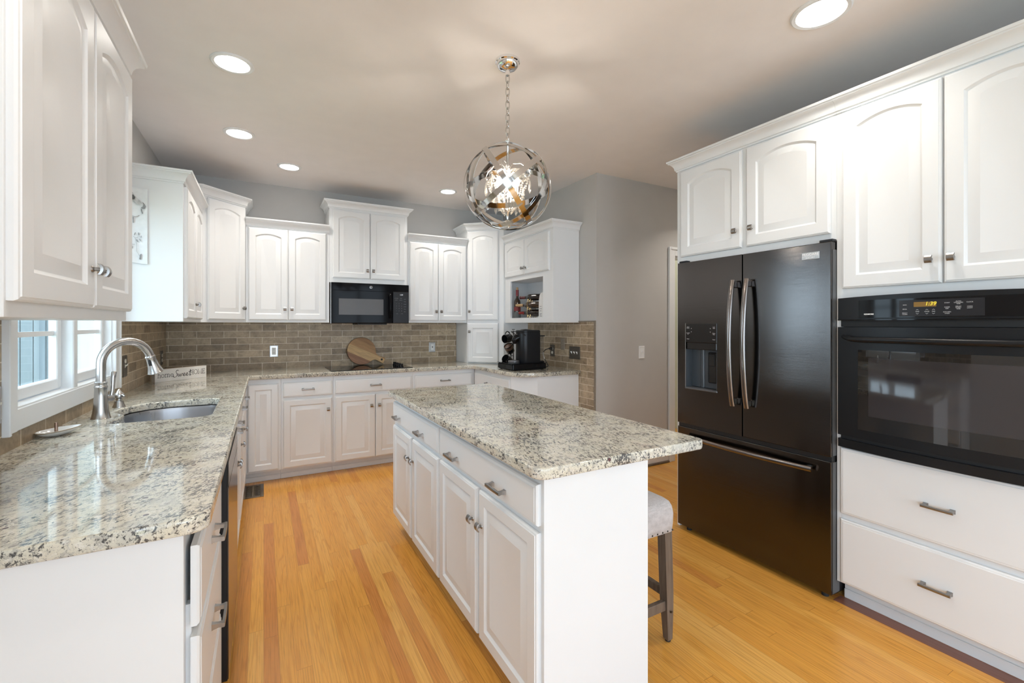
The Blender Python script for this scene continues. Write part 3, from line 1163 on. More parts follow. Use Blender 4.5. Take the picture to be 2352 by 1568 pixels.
# ---- right hand run: cabinet over the fridge and the oven tower
XT = 2.430
c = thing('wall_cabinet', 'deep white two-door cabinet above the black refrigerator', 'cabinet', (XT, 2.085, 0), RR)
w = 2.085 - 1.147
carcass(c, w, XR - XT - 0.002, 1.744, 2.364)
panel_door(c, 0.018, 0.452, 1.782, 2.346, kn=(0.452 - 0.036, 1.882), sw=0.060)
panel_door(c, 0.480, w - 0.022, 1.782, 2.346, kn=(0.480 + 0.012 + 0.024, 1.884), sw=0.060)
mb = MB()
mb.box(-0.02, 0.0, 0.0, XR - XT - 0.002, 0.0, 2.364)
mb.obj('end_panel', 'cabinet_paint', c)
crown(c, [(-0.02, 0.60), (-0.02, 0), (w, 0)], 2.356)

c = thing('oven_cabinet', 'tall white cabinet holding the wall oven, doors above, two wide drawers below', 'cabinet', (XT, 1.146, 0), RR)
w = 1.146 - 0.362
dd = XR - XT - 0.002
mb = MB()
mb.box(0, w, 0.02, dd, 0.10, 0.742)
mb.box(0, w, 0, 0.02, 0.10, 0.785, 0.001, 1)
mb.box(0, w, 0, dd, 1.455, 2.364)
mb.box(0, 0.024, 0, dd, 0.785, 1.455)
mb.box(w - 0.024, w, 0, dd, 0.785, 1.455)
mb.box(0.024, w - 0.024, dd - 0.02, dd, 0.742, 1.455)
mb.obj('carcass', 'cabinet_paint', c)
panel_door(c, 0.028, 0.389, 1.508, 2.346, kn=(0.389 - 0.036, 1.607), sw=0.060)
panel_door(c, 0.396, w - 0.028, 1.508, 2.346, kn=(0.396 + 0.026, 1.608), sw=0.060)
drawer_front(c, 0.022, w - 0.022, 0.438, 0.752, [(0.382, 0.590)])
drawer_front(c, 0.022, w - 0.022, 0.108, 0.412, [(0.374, 0.258)])
toe(c, 0.0, w, dd, 0.075, 0.10)
crown(c, [(0, 0), (w, 0)], 2.356)
# neighbour towards the viewer, outside the picture but it closes the run
c = thing('pantry_cabinet', 'tall white pantry cabinet next to the oven cabinet, nearest the viewer', 'cabinet', (XT, 0.360, 0), RR)
carcass(c, 0.60, dd, 0.10, 2.364)
panel_door(c, 0.02, 0.58, 0.108, 1.48, arch=False, kn=(0.05, 1.2))
panel_door(c, 0.02, 0.58, 1.508, 2.346, kn=(0.05, 1.60))
toe(c, 0.0, 0.60, dd, 0.075, 0.10)
crown(c, [(0, 0), (0.60, 0), (0.60, 0.6)], 2.356)

# ------------------------------------------------------------------ base cabinets
# ---- back run (frame plane y = 4.31)
YF = 4.310
bd = YB - YF - 0.012
def base(x0, x1, label, cat='cabinet', name='base_cabinet', toe0=0.0):
    c = thing(name, label, cat, (x0, YF, 0))
    carcass(c, x1 - x0, bd, 0.1, CB - 0.001)
    toe(c, toe0, x1 - x0, bd)
    return c
c = base(-0.142, 0.128, 'narrow white base cabinet with one tall door in the left corner of the back run')
panel_door(c, 0.026, 0.252, 0.113, 0.838, arch=False, sw=0.050)
c = base(0.129, 0.546, 'white base cabinet with one drawer over one door, left of the cooktop')
drawer_front(c, 0.015, 0.405, 0.716, 0.840, [(0.210, 0.777)])
panel_door(c, 0.015, 0.405, 0.111, 0.690, arch=False, kn=(0.405 - 0.032, 0.588))
c = base(0.547, 1.272, 'white base cabinet under the cooktop, wide drawer above two doors')
drawer_front(c, 0.014, 0.708, 0.716, 0.840, [(0.368, 0.777)])
panel_door(c, 0.014, 0.366, 0.108, 0.690, arch=False, kn=(0.366 - 0.036, 0.588))
panel_door(c, 0.370, 0.708, 0.108, 0.690, arch=False, kn=(0.370 + 0.030, 0.588))
c = base(1.273, 1.928, 'white base cabinet with one wide drawer, right of the cooktop, behind the island')
drawer_front(c, 0.018, 0.620, 0.716, 0.840, [(0.325, 0.777)])
panel_door(c, 0.018, 0.317, 0.108, 0.690, arch=False, kn=(0.29, 0.588))
panel_door(c, 0.321, 0.620, 0.108, 0.690, arch=False, kn=(0.35, 0.588))

# ---- nook base with clipped corner
XKB = 1.932
c = thing('base_cabinet', 'white base cabinet with a clipped end below the coffee machine', 'cabinet', (XKB, YF, 0), RR)
poly = loc_pts(c, [(XKB, YF), (XKB, 3.515), (2.108, 3.352), (XN - 0.010, 3.352), (XN - 0.010, YB - 0.012), (XKB, YB - 0.012)])
mb = MB()
mb.prism(poly, 0.10, CB - 0.001)
mb.obj('carcass', 'cabinet_paint', c)
poly = loc_pts(c, [(XKB + 0.08, YF + 0.08), (XKB + 0.08, 3.56), (2.14, 3.42), (XN - 0.010, 3.42), (XN - 0.010, YB - 0.012), (XKB + 0.08, YB - 0.012)])
mb = MB()
mb.prism(poly, 0.0, 0.10)
mb.obj('toe_kick', 'cabinet_paint', c)
drawer_front(c, 0.035, 0.780, 0.650, 0.842, [(0.385, 0.766)])
panel_door(c, 0.035, 0.405, 0.108, 0.630, arch=False, kn=(0.375, 0.55))
panel_door(c, 0.410, 0.780, 0.108, 0.630, arch=False, kn=(0.44, 0.55))

# ---- left run (frame plane x = -0.145), local x -> +Y
XF = -0.145
ld = XF - XL - 0.012
c = thing('base_cabinet', 'white three-drawer base cabinet at the near end of the left counter', 'cabinet', (XF, 1.225, 0), RL)
mb = MB()
mb.box(0, 0.600, 0.010, ld, 0.1, CB - 0.001, 0.0012, 1)
for zz in (0.60, 0.33):
    mb.box(0.03, 0.05, 0.0, 0.012, zz - 0.2, zz + 0.1)
mb.obj('carcass', 'cabinet_paint', c)
toe(c, 0.02, 0.600, ld)
for za, zb in ((0.655, 0.838), (0.385, 0.632), (0.110, 0.362)):
    drawer_front(c, 0.014, 0.590, za, zb, [(0.302, (za + zb) / 2)], plen=0.105)
mb = MB()
mb.box(-0.006, 0.0, 0.010, ld, 0.0, CB - 0.001)
mb.obj('end_panel', 'cabinet_paint', c)

c = thing('base_cabinet', 'white sink base cabinet with two doors below the sink', 'cabinet', (XF, 2.446, 0), RL)
mb = MB()
mb.box(0, 0.796, 0.03, ld, 0.1, 0.62)
mb.box(0, 0.796, 0.0, 0.03, 0.1, CB - 0.001)
mb.box(0, 0.02, 0.03, ld, 0.62, CB - 0.001)
mb.box(0.776, 0.796, 0.03, ld, 0.62, CB - 0.001)
mb.obj('carcass', 'cabinet_paint', c)
toe(c, 0, 0.796, ld)
drawer_front(c, 0.016, 0.396, 0.716, 0.838, [(0.32, 0.777)])
drawer_front(c, 0.400, 0.780, 0.716, 0.838, [(0.53, 0.777)])
panel_door(c, 0.016, 0.396, 0.110, 0.690, arch=False, kn=(0.366, 0.585))
panel_door(c, 0.400, 0.780, 0.110, 0.690, arch=False, kn=(0.430, 0.585))
c = thing('base_cabinet', 'white base cabinet with two drawers between sink and left corner', 'cabinet', (XF, 3.243, 0), RL)
carcass(c, 1.065, ld, 0.1, CB - 0.001)
toe(c, 0, 1.14, ld)
drawer_front(c, 0.016, 0.490, 0.716, 0.838, [(0.26, 0.777)])
drawer_front(c, 0.500, 0.960, 0.716, 0.838, [(0.74, 0.777)])
panel_door(c, 0.016, 0.490, 0.110, 0.690, arch=False, kn=(0.05, 0.585))
panel_door(c, 0.500, 0.960, 0.110, 0.690, arch=False, kn=(0.53, 0.585))

# ---- dishwasher
c = thing('dishwasher', 'black stainless dishwasher between the drawer cabinet and the sink base', 'dishwasher', (XF, 1.832, 0), RL)
mb = MB()
mb.box(0.006, 0.604, 0.0, ld, 0.09, CB - 0.004)
mb.obj('tub', 'black_matte', c)
mb = MB()
mb.box(0.004, 0.606, -0.036, -0.001, 0.105, 0.866, 0.003, 2)
dw = mb.obj('door', 'black_satin', c)
mb = MB()
mb.box(0.008, 0.602, -0.0385, -0.036, 0.110, 0.772)
mb.obj('front_skin', 'black_stainless', dw)
mb = MB()
mb.box(0.008, 0.602, -0.0385, -0.036, 0.776, 0.862)
mb.obj('control_strip', 'dispenser_panel', dw)
for k in range(6):
    mb = MB()
    mb.box(0.30 + k * 0.04, 0.322 + k * 0.04, -0.0390, -0.0385, 0.822, 0.828)
    mb.obj('key', 'panel_print', dw)
mb = MB()
mb.box(0.01, 0.60, 0.06, 0.10, 0.0, 0.09)
mb.obj('toe_plate', 'black_matte', c)


# ------------------------------------------------------------------ worktops (2D outlines filled by curves, with a sink cut-out)
def slab(name, outlines, z0, z1, mat, bev=0.006):
    cu = bpy.data.curves.new(name, 'CURVE')
    cu.dimensions = '2D'
    cu.fill_mode = 'BOTH'
    cu.extrude = (z1 - z0) / 2 - bev
    cu.bevel_depth = bev
    cu.bevel_resolution = 3
    cu.offset = -bev
    for pts in outlines:
        s = cu.splines.new('POLY')
        s.points.add(len(pts) - 1)
        for p, q in zip(s.points, pts):
            p.co = (q[0], q[1], 0, 1)
        s.use_cyclic_u = True
    tmp = bpy.data.objects.new(name + '_outline', cu)
    COL.objects.link(tmp)
    bpy.context.view_layer.update()
    dg = bpy.context.evaluated_depsgraph_get()
    me = bpy.data.meshes.new_from_object(tmp.evaluated_get(dg))
    bpy.data.objects.remove(tmp)
    bpy.data.curves.remove(cu)
    for v in me.vertices:
        v.co.z += (z0 + z1) / 2
    me.materials.clear()
    me.materials.append(M[mat])
    o = bpy.data.objects.new(name, me)
    COL.objects.link(o)
    return o


def arc(cx, cy, r, a0, a1, n=8):
    return [(cx + r * math.cos(math.radians(a0 + (a1 - a0) * i / n)), cy + r * math.sin(math.radians(a0 + (a1 - a0) * i / n))) for i in range(n + 1)]


XE = -0.106
YE = 4.272
outline = [(XL + 0.002, 1.193)] + arc(XE - 0.045, 1.193 + 0.045, 0.045, -90, 0) + [(XE, YE)]
outline += arc(1.86, YE - 0.035, 0.035, 90, 0, 5)
outline += [(1.897, 3.56)] + [(1.902, 3.50), (1.918, 3.44), (1.950, 3.388), (2.00, 3.350), (2.07, 3.328), (2.16, 3.322)]
outline += [(XN - 0.010, 3.322), (XN - 0.010, YB - 0.010), (XL + 0.002, YB - 0.010)]
SNK = arc(-0.275, 2.555, 0.06, -90, 0, 6) + arc(-0.275, 3.03, 0.055, 0, 90, 6) + [(-0.36, 3.092), (-0.46, 3.088), (-0.545, 3.055), (-0.60, 2.995),
      (-0.628, 2.91), (-0.632, 2.84), (-0.622, 2.80), (-0.600, 2.770), (-0.575, 2.735), (-0.567, 2.70), (-0.570, 2.62), (-0.585, 2.545), (-0.578, 2.515), (-0.555, 2.497)]
ct = slab('countertop', [outline, SNK], CB, CT, 'granite_counter')
tag(ct, 'speckled cream granite worktop running along the left and back walls', 'countertop')

iout = arc(0.708 + 0.045, 1.125 + 0.045, 0.045, 180, 270) + arc(1.452 - 0.03, 1.125 + 0.03, 0.03, 270, 360) + arc(1.452 - 0.03, 2.965 - 0.03, 0.03, 0, 90) + arc(0.708 + 0.03, 2.965 - 0.03, 0.03, 90, 180)
it = slab('countertop', [iout], 0.872, 0.908, 'granite_island', 0.006)
tag(it, 'speckled granite slab on top of the white kitchen island', 'countertop')

# ------------------------------------------------------------------ island cabinet
c = thing('island_cabinet', 'white kitchen island cabinet with drawers and panelled doors in the middle', 'island', (0.755, 2.962, 0), RR)
w = 2.962 - 1.165
dp = 1.192 - 0.755
carcass(c, w, dp, 0.1, 0.871)
toe(c, 0.02, w - 0.012, dp - 0.02, 0.07)
mb = MB()
mb.box(w - 0.004, w + 0.003, -0.001, dp, 0.0, 0.8712, 0.001, 1)
mb.obj('end_panel', 'cabinet_paint', c)
yo = 2.962
def iy(y):
    return yo - y
drawer_front(c, iy(2.935), iy(2.080), 0.712, 0.838, [(iy(2.80), 0.755), (iy(2.345), 0.755)])
drawer_front(c, iy(2.055), iy(1.180), 0.712, 0.842, [(iy(1.865), 0.755), (iy(1.428), 0.755)], plen=0.105)
panel_door(c, iy(2.935), iy(2.540), 0.110, 0.688, arch=False, kn=(iy(2.540) - 0.028, 0.568))
panel_door(c, iy(2.510), iy(2.080), 0.110, 0.688, arch=False, kn=(iy(2.510) + 0.028, 0.568))
panel_door(c, iy(2.055), iy(1.628), 0.112, 0.690, arch=False, kn=(iy(1.628) - 0.030, 0.560))
panel_door(c, iy(1.606), iy(1.180), 0.112, 0.690, arch=False, kn=(iy(1.606) + 0.030, 0.560))

# ------------------------------------------------------------------ refrigerator
c = thing('refrigerator', 'black stainless french-door refrigerator with bottom freezer drawer', 'refrigerator', (2.385, 2.063, 0), RR)
FW = 0.913
mb = MB()
mb.box(0.006, FW - 0.006, 0.085, XR - 2.385 - 0.01, 0.03, 1.725)
mb.box(0.03, FW - 0.03, 0.09, 0.6, 0.0, 0.03)
mb.obj('body', 'fridge_body', c)


def recessed_plate(x0, x1, z0, z1, t, hole, depth):
    """slab with its front at y=0, thickness t, with a rectangular recess in the front"""
    mb = MB()
    bm = mb.bm
    V = lambda x, y, z: bm.verts.new((x, y, z))
    hx0, hx1, hz0, hz1 = hole
    o = [V(x0, 0, z0), V(x1, 0, z0), V(x1, 0, z1), V(x0, 0, z1)]
    h = [V(hx0, 0, hz0), V(hx1, 0, hz0), V(hx1, 0, hz1), V(hx0, 0, hz1)]
    q = [V(hx0, depth, hz0 + 0.01), V(hx1, depth, hz0 + 0.01), V(hx1, depth, hz1), V(hx0, depth, hz1)]
    bk = [V(x0, t, z0), V(x1, t, z0), V(x1, t, z1), V(x0, t, z1)]
    for i in range(4):
        j = (i + 1) % 4
        bm.faces.new((o[i], o[j], h[j], h[i]))
        bm.faces.new((h[i], h[j], q[j], q[i]))
        bm.faces.new((o[j], o[i], bk[i], bk[j]))
    bm.faces.new(q)
    bm.faces.new(list(reversed(bk)))
    return mb


HOLE = (0.064, 0.293, 0.928, 1.345)
ld_ = recessed_plate(0.0, 0.4525, 0.700, 1.738, 0.075, HOLE, 0.062).obj('door', 'black_stainless', c)
mb = MB()
mb.box(0.4585, FW, 0.0, 0.075, 0.700, 1.738, 0.003, 2)
rd_ = mb.obj('door', 'black_stainless', c)
mb = MB()
mb.box(0.0, FW, 0.0, 0.075, 0.035, 0.676, 0.003, 2)
fz_ = mb.obj('freezer_drawer', 'black_stainless', c)
mb = MB()
mb.box(0.002, FW - 0.002, 0.010, 0.05, 0.676, 0.700)
mb.obj('gasket', 'fridge_body', c)
for dd_, za, zb in ((rd_, 0.704, 1.70), (fz_, 0.040, 0.672)):
    mb = MB()
    mb.box(FW, FW + 0.002, 0.012, 0.072, za, zb)
    mb.obj('side_trim', 'fridge_edge', dd_)
mb = MB()
mb.box(FW - 0.06, FW + 0.002, 0.012, 0.06, 1.738, 1.752, 0.003, 1)
mb.obj('hinge_cover', 'black_satin', c)
mb = MB()
mb.box(0.0, 0.06, 0.012, 0.06, 1.738, 1.752, 0.003, 1)
mb.obj('hinge_cover', 'black_satin', c)
for fx in (0.05, FW - 0.05):
    mb = MB()
    mb.lathe([(0.016, 0.0), (0.016, 0.036)], (fx, 0.05, 0.0), 14)
    mb.obj('foot', 'rubber', c)


def bow_handle(parent, x, z0, z1, out=0.055):
    mb = MB()
    pts = []
    n = 20
    for i in range(n + 1):
        s = i / n
        e = math.sin(PI * s)
        pts.append((x, -0.012 - out * (0.35 + 0.65 * e ** 0.8), z0 + (z1 - z0) * s))
    mb.tube(pts, 0.014, 14, flat=(0.75, 1.15))
    for zz in (z0 + 0.025, z1 - 0.025):
        mb.box(x - 0.009, x + 0.009, -0.036, 0.0, zz - 0.018, zz + 0.018, 0.003, 1)
    return mb.obj('handle', 'handle_steel', parent, 40)


bow_handle(ld_, 2.063 - 1.648, 0.872, 1.592)
bow_handle(rd_, 2.063 - 1.562, 0.872, 1.592)
mb = MB()
pts = []
for i in range(21):
    s = i / 20
    pts.append((0.075 + (FW - 0.15) * s, -0.026 - 0.026 * math.sin(PI * s), 0.625))
mb.tube(pts, 0.012, 12, flat=(1.2, 0.85))
for xx in (0.10, FW - 0.10):
    mb.box(xx - 0.014, xx + 0.014, -0.03, 0.0, 0.617, 0.633, 0.003, 1)
mb.obj('handle', 'handle_steel', fz_, 40)
# dispenser
mb = MB()
hx0, hx1, hz0, hz1 = HOLE
mb.box(hx0, hx1, -0.003, 0.010, 1.225, hz1, 0.002, 1)
mb.box(hx0 + 0.008, hx1 - 0.004, -0.001, 0.05, 1.180, 1.226, 0.004, 1)
disp = mb.obj('dispenser', 'dispenser_panel', ld_)
mb = MB()
mb.box(hx0 + 0.001, hx1 - 0.001, 0.056, 0.0615, hz0 + 0.012, 1.18)
mb.box(hx0 + 0.0005, hx0 + 0.004, 0.0, 0.06, hz0 + 0.01, 1.18)
mb.box(hx1 - 0.004, hx1 - 0.0005, 0.0, 0.06, hz0 + 0.01, 1.18)
mb.lathe([(0.016, hz0 + 0.012), (0.016, 1.18)], (hx0 + 0.085, 0.062, 0), 16)
mb.obj('dispenser_recess', 'dispenser_grey', ld_, 40)
mb = MB()
mb.box(hx0 + 0.135, hx0 + 0.195, 0.040, 0.050, 0.975, 1.165, 0.008, 2)
mb.box(hx0 + 0.143, hx0 + 0.187, 0.034, 0.041, 1.080, 1.155, 0.003, 1)
mb.obj('paddle', 'dispenser_panel', ld_)
mb = MB()
mb.box(hx0 - 0.003, hx1 + 0.003, -0.006, 0.055, hz0 - 0.002, hz0 + 0.010, 0.003, 1)
mb.obj('drip_tray', 'fridge_edge', ld_)
mb = MB()
mb.box(hx0 - 0.003, hx0, -0.002, 0.006, hz0, hz1)
mb.obj('frame', 'badge_silver', disp)
for tx, tz, s in ((0.020, 1.322, 'Quick'), (0.020, 1.315, 'Freeze'), (0.020, 1.284, 'Crushed'), (0.020, 1.277, 'Ice'), (0.020, 1.246, 'Water'),
                  (0.209, 1.322, 'Lock'), (0.209, 1.315, 'Light'), (0.209, 1.284, 'Water'), (0.209, 1.277, 'Filter'), (0.209, 1.246, 'Reset')):
    text('lettering', s, 0.0075, 'panel_print', disp, (hx0 + tx, -0.0034, tz))
for tx, tz in ((0.045, 1.313), (0.045, 1.292), (0.184, 1.313), (0.184, 1.292)):
    mb = MB()
    mb.lathe([(0.0022, 0.0), (0.0022, -0.0004)], (hx0 + tx, -0.003, tz), 10, 'y')
    mb.obj('key', 'panel_print', disp)
# badge
mb = MB()
mb.box(0.779, 0.862, -0.0025, 0.0, 1.662, 1.698, 0.001, 1)
bd_ = mb.obj('badge', 'badge_silver', rd_)
text('lettering', 'FRIGIDAIRE', 0.0165, 'badge_white', bd_, (0.8205, -0.0029, 1.6865), bold=0.0004, sx=0.92)
text('lettering', 'GALLERY', 0.0095, 'badge_white', bd_, (0.8205, -0.0029, 1.6705), sx=1.15)
mb = MB()
mb.box(0.781, 0.860, -0.0029, -0.0025, 1.6772, 1.6784)
mb.obj('line', 'badge_white', bd_)

# ------------------------------------------------------------------ wall oven (bowed front)
c = thing('built_in_oven', 'black built-in wall oven with bowed glass door below the panelled doors', 'oven', (XT, 1.131, 0), RR)
OW = 0.754
def bow(x, b):
    u = (x - OW / 2) / (OW / 2)
    return -b * (1 - u * u)
def bowed(x0, x1, z0, z1, yb, yoff, b, n=18, rc=0.0, tilt=0.0, ztop=0.0):
    """slab whose front follows the bow; ztop lets the upper edge crown a little in the middle"""
    mb = MB()
    lps = []
    for i in range(n + 1):
        x = x0 + (x1 - x0) * i / n
        yf = yoff + bow(x, b)
        zt = z1 - bow(x, ztop)
        lps.append([(x, yb, z0), (x, yf, z0), (x, yf + tilt, zt), (x, yb, zt)])
    mb.loops(lps)
    return mb
mb = MB()
mb.box(0.012, OW - 0.012, 0.002, 0.56, 0.790, 1.440)
mb.obj('oven_box', 'black_matte', c)
cp = bowed(0.0, OW, 1.362, 1.462, 0.0, -0.022, 0.038, ztop=0.008).obj('control_panel', 'black_satin', c, 30)
bowed(0.093, OW - 0.093, 1.368, 1.448, -0.02, -0.0235, 0.038).obj('glass_panel', 'black_gloss', cp, 30)
bowed(0.250, 0.510, 1.372, 1.440, -0.02, -0.0242, 0.038).obj('key_field', 'microwave_keys', cp, 30)
bowed(0.0, OW, 1.357, 1.362, 0.0, -0.026, 0.040).obj('lower_lip', 'black_gloss', cp, 30)
dp_ = bowed(0.300, 0.372, 1.411, 1.431, -0.02, -0.0246, 0.038).obj('display', 'display_amber', cp, 30)
def on_bow(x, off, b=0.038):
    sl = math.atan2(bow(x + 0.01, b) - bow(x - 0.01, b), 0.02)
    return (x, off + bow(x, b)), sl
def otext(body, x, z, size, mat, par, bold=0.0, shear=0.0, sx=1.0, off=-0.0252):
    (px, py), sl = on_bow(x, off)
    return text('lettering', body, size, mat, par, (px, py, z), (PI / 2, 0, sl), bold=bold, shear=shear, sx=sx)
otext('1:39', 0.354, 1.4225, 0.021, 'digit_amber', dp_, shear=0.2, bold=0.0003, off=-0.0254)
for x, z, s in ((0.270, 1.420, 'BAKE'), (0.270, 1.402, 'BROIL'), (0.270, 1.386, 'SELECT'), (0.270, 1.380, 'CLEAN'),
                (0.405, 1.424, 'START'), (0.405, 1.407, 'CLEAR'), (0.405, 1.401, 'OFF'), (0.405, 1.388, 'KITCHEN'), (0.405, 1.382, 'TIMER'),
                (0.438, 1.429, 'AUTO'), (0.438, 1.424, 'COOKING'), (0.438, 1.419, 'TIME'), (0.438, 1.409, 'DELAY'), (0.438, 1.404, 'START'), (0.438, 1.399, 'TIME'),
                (0.470, 1.425, 'CLOCK'), (0.470, 1.408, 'OVEN'), (0.470, 1.402, 'LIGHT'),
                (0.312, 1.391, 'TEMP'), (0.343, 1.391, 'HOUR'), (0.364, 1.391, 'MIN')):
    otext(s, x, z, 0.0056, 'panel_print', cp)
for x in (0.312, 0.343, 0.364):
    for z, up in ((1.399, 1), (1.383, -1)):
        (px, py), sl = on_bow(x, -0.0252)
        mb = MB()
        ribbon(mb, [(px - 0.004, z - 0.0015 * up), (px, z + 0.0015 * up), (px + 0.004, z - 0.0015 * up)], 0.0012, py - 0.0003, py)
        mb.obj('key', 'panel_print', cp)
(px, py), sl = on_bow(0.135, -0.0238)
bdg = text('lettering', 'KENMORE', 0.0085, 'badge_white', cp, (px, py, 1.384), (PI / 2, 0, sl), bold=0.0003)
# vent gap
bowed(0.006, OW - 0.006, 1.328, 1.357, 0.0, -0.006, 0.030).obj('vent', 'black_matte', c, 30)
od = bowed(0.002, OW - 0.002, 0.816, 1.326, 0.0, -0.028, 0.036).obj('door', 'black_satin', c, 30)
bowed(0.092, OW - 0.092, 0.858, 1.222, -0.02, -0.0295, 0.036).obj('door_glass', 'oven_glass', od, 30)
bowed(0.135, OW - 0.135, 0.925, 1.188, -0.02, -0.0302, 0.036).obj('door_window', 'oven_window', od, 30)
mb = MB()
pts = []
for i in range(31):
    s = i / 30
    x = 0.030 + (OW - 0.06) * s
    e = min(1.0, min(s, 1 - s) / 0.10)
    pts.append((x, -0.030 + bow(x, 0.036) - 0.034 * math.sin(e * PI / 2), 1.282 - 0.012 * math.sin(e * PI / 2)))
mb.tube(pts, [0.010 + 0.003 * min(1, min(i, 30 - i) / 4) for i in range(31)], 14)
mb.obj('handle', 'black_satin', od, 50)
bowed(0.006, OW - 0.006, 0.797, 0.816, 0.0, -0.008, 0.032).obj('vent', 'black_matte', c, 30)
bowed(0.0, OW, 0.758, 0.797, 0.0, -0.022, 0.036).obj('lower_trim', 'black_satin', c, 30)

# ------------------------------------------------------------------ microwave
c = thing('microwave', 'black over-the-range microwave under the tallest wall cabinet', 'microwave', (0.548, 4.475, 0))
MW_ = 0.734
mb = MB()
mb.box(0, MW_, 0.03, YB - 4.475 - 0.012, 1.350, 1.734)
mb.obj('case', 'stainless', c)
mb = MB()
mb.box(0.002, MW_, 0.0, 0.03, 1.350, 1.734, 0.004, 2)
face = mb.obj('front_frame', 'microwave_black', c)
mb = MB()
mb.box(0.004, 0.565, -0.014, 0.0, 1.352, 1.662, 0.004, 2)
md = mb.obj('door', 'microwave_black', c)
mb = MB()
mb.box(0.066, 0.478, -0.0155, -0.014, 1.430, 1.583, 0.001, 1)
mb.obj('door_window', 'microwave_window', md)
mb = MB()
pts = [(0.540, -0.014 - 0.034 * math.sin(PI * i / 14) ** 0.6, 1.402 + 0.235 * i / 14) for i in range(15)]
mb.tube(pts, 0.008, 12, flat=(0.9, 1.4))
mb.obj('handle', 'microwave_black', md, 50)
mb = MB()
mb.box(0.572, 0.728, -0.012, 0.0, 1.352, 1.662, 0.004, 2)
kp = mb.obj('control_panel', 'microwave_keys', c)
text('lettering', '1:39', 0.018, 'digit_white', kp, (0.655, -0.0125, 1.632))
for r in range(4):
    for q in range(3):
        text('lettering', '123456789*0#'[r * 3 + q], 0.011, 'key_print', kp, (0.606 + q * 0.026, -0.0125, 1.545 - r * 0.024))
for q, (x, z, s) in enumerate(((0.606, 1.598, 'POPCORN'), (0.650, 1.598, 'COOK'), (0.606, 1.580, 'REHEAT'), (0.650, 1.580, 'DEFROST'), (0.612, 1.445, 'STOP'), (0.660, 1.445, 'START'),
                                (0.690, 1.590, 'LIGHT'), (0.690, 1.565, 'TIMER'), (0.690, 1.540, 'POWER'), (0.690, 1.515, 'CLOCK'), (0.690, 1.490, 'FAN'), (0.690, 1.465, 'VENT'))):
    text('lettering', s, 0.0075, 'key_print', kp, (x, -0.0125, z))
# round badge
mb = MB()
mb.lathe([(0.0135, 0.0), (0.0135, -0.002), (0.0110, -0.0026)], (0.362, -0.001, 1.698), 28, 'y')
bg_ = mb.obj('badge', 'badge_silver', face, 30)
mb = MB()
mb.lathe([(0.0095, 0.0), (0.0095, -0.0006)], (0.362, -0.0034, 1.698), 24, 'y')
disc = mb.obj('badge_disc', 'dispenser_panel', face)
mb = MB()
ribbon(mb, [(0.362 + 0.0062 * math.cos(a * 0.35 + 0.7) * (1 - a * 0.02), 1.698 + 0.0062 * math.sin(a * 0.35 + 0.7)) for a in range(16)], 0.0012, -0.0046, -0.0040)
ribbon(mb, [(0.3585, 1.6955), (0.362, 1.7015), (0.3655, 1.6955), (0.362, 1.6985)], 0.0010, -0.0046, -0.0040)
mb.obj('lettering', 'badge_silver', face)
mb = MB()
mb.box(0.24, 0.52, 0.02, 0.30, 1.336, 1.350, 0.003, 1)
mb.obj('vent_grille', 'black_matte', c)

# ------------------------------------------------------------------ cooktop and cutting board
c = thing('cooktop', 'black glass cooktop set in the back counter below the microwave', 'cooktop', (0.528, 4.305, CT))
mb = MB()
mb.box(0.0, 0.745, 0.0, 0.475, 0.0, 0.006, 0.002, 1)
gl = mb.obj('glass_top', 'black_gloss', c)
for bx_, by_, r_ in ((0.15, 0.13, 0.075), (0.15, 0.35, 0.10), (0.45, 0.13, 0.10), (0.45, 0.35, 0.075)):
    mb = MB()
    mb.lathe([(r_ - 0.0015, 0.0062), (r_, 0.0062)], (bx_, by_, 0), 40, 'z', False, False)
    mb.obj('burner_ring', 'microwave_keys', gl)
for k in range(4):
    mb = MB()
    mb.lathe([(0.021, 0.006), (0.021, 0.012), (0.0175, 0.016), (0.016, 0.028), (0.012, 0.031)], (0.655, 0.085 + k * 0.085, 0), 20)
    mb.box(0.655 - 0.016, 0.655 + 0.016, 0.085 + k * 0.085 - 0.004, 0.085 + k * 0.085 + 0.004, 0.028, 0.037, 0.002, 1)
    mb.obj('knob', 'black_gloss', c, 40)

c = thing('cutting_board', 'round wooden paddle cutting board leaning on the tile behind the cooktop', 'cutting board', (0.884, 4.815, CT + 0.0068 + 0.141), 0)
mb = MB()
R_ = 0.142
ha = math.radians(-26.0)
# outline in board axes (u along the handle): circle plus a necked handle
o2 = []
for i in range(49):
    a = math.radians(24 + 312 * i / 48)
    o2.append((R_ * math.cos(a), R_ * math.sin(a)))
neck = [(R_ * 0.99, -0.040), (R_ * 1.14, -0.027), (R_ * 1.30, -0.025), (R_ * 1.72, -0.032), (R_ * 1.76, -0.028), (R_ * 1.76, 0.028), (R_ * 1.72, 0.032),
        (R_ * 1.30, 0.025), (R_ * 1.14, 0.027), (R_ * 0.99, 0.040)]
o2 = o2 + neck
lp = lambda s, y: [(u * s, y, v * s) for u, v in o2]
mb.loops([lp(0.99, 0.008), lp(1.0, 0.006), lp(1.0, -0.006), lp(0.985, -0.008)])
cbm = mb.obj('board', 'board_wood', c, 30)
cbm.rotation_euler = (0, -ha, 0)
mb = MB()
lp2 = lambda s, y: [(u * s, y, v * s) for u, v in o2[:49]]
pts = [(u * 1.003, 0, v * 1.003) for u, v in o2[8:44]]
mb.tube(pts, 0.0055, 6, flat=(0.35, 1.2))
mb.obj('bark_edge', 'board_bark', cbm)
mb = MB()
mb.lathe([(0.011, -0.0086), (0.011, -0.0080)], (R_ * 1.55, 0, 0), 20, 'y')
mb.obj('hole', 'dark_slot', cbm)
c.rotation_euler = (math.radians(-14), 0, 0)

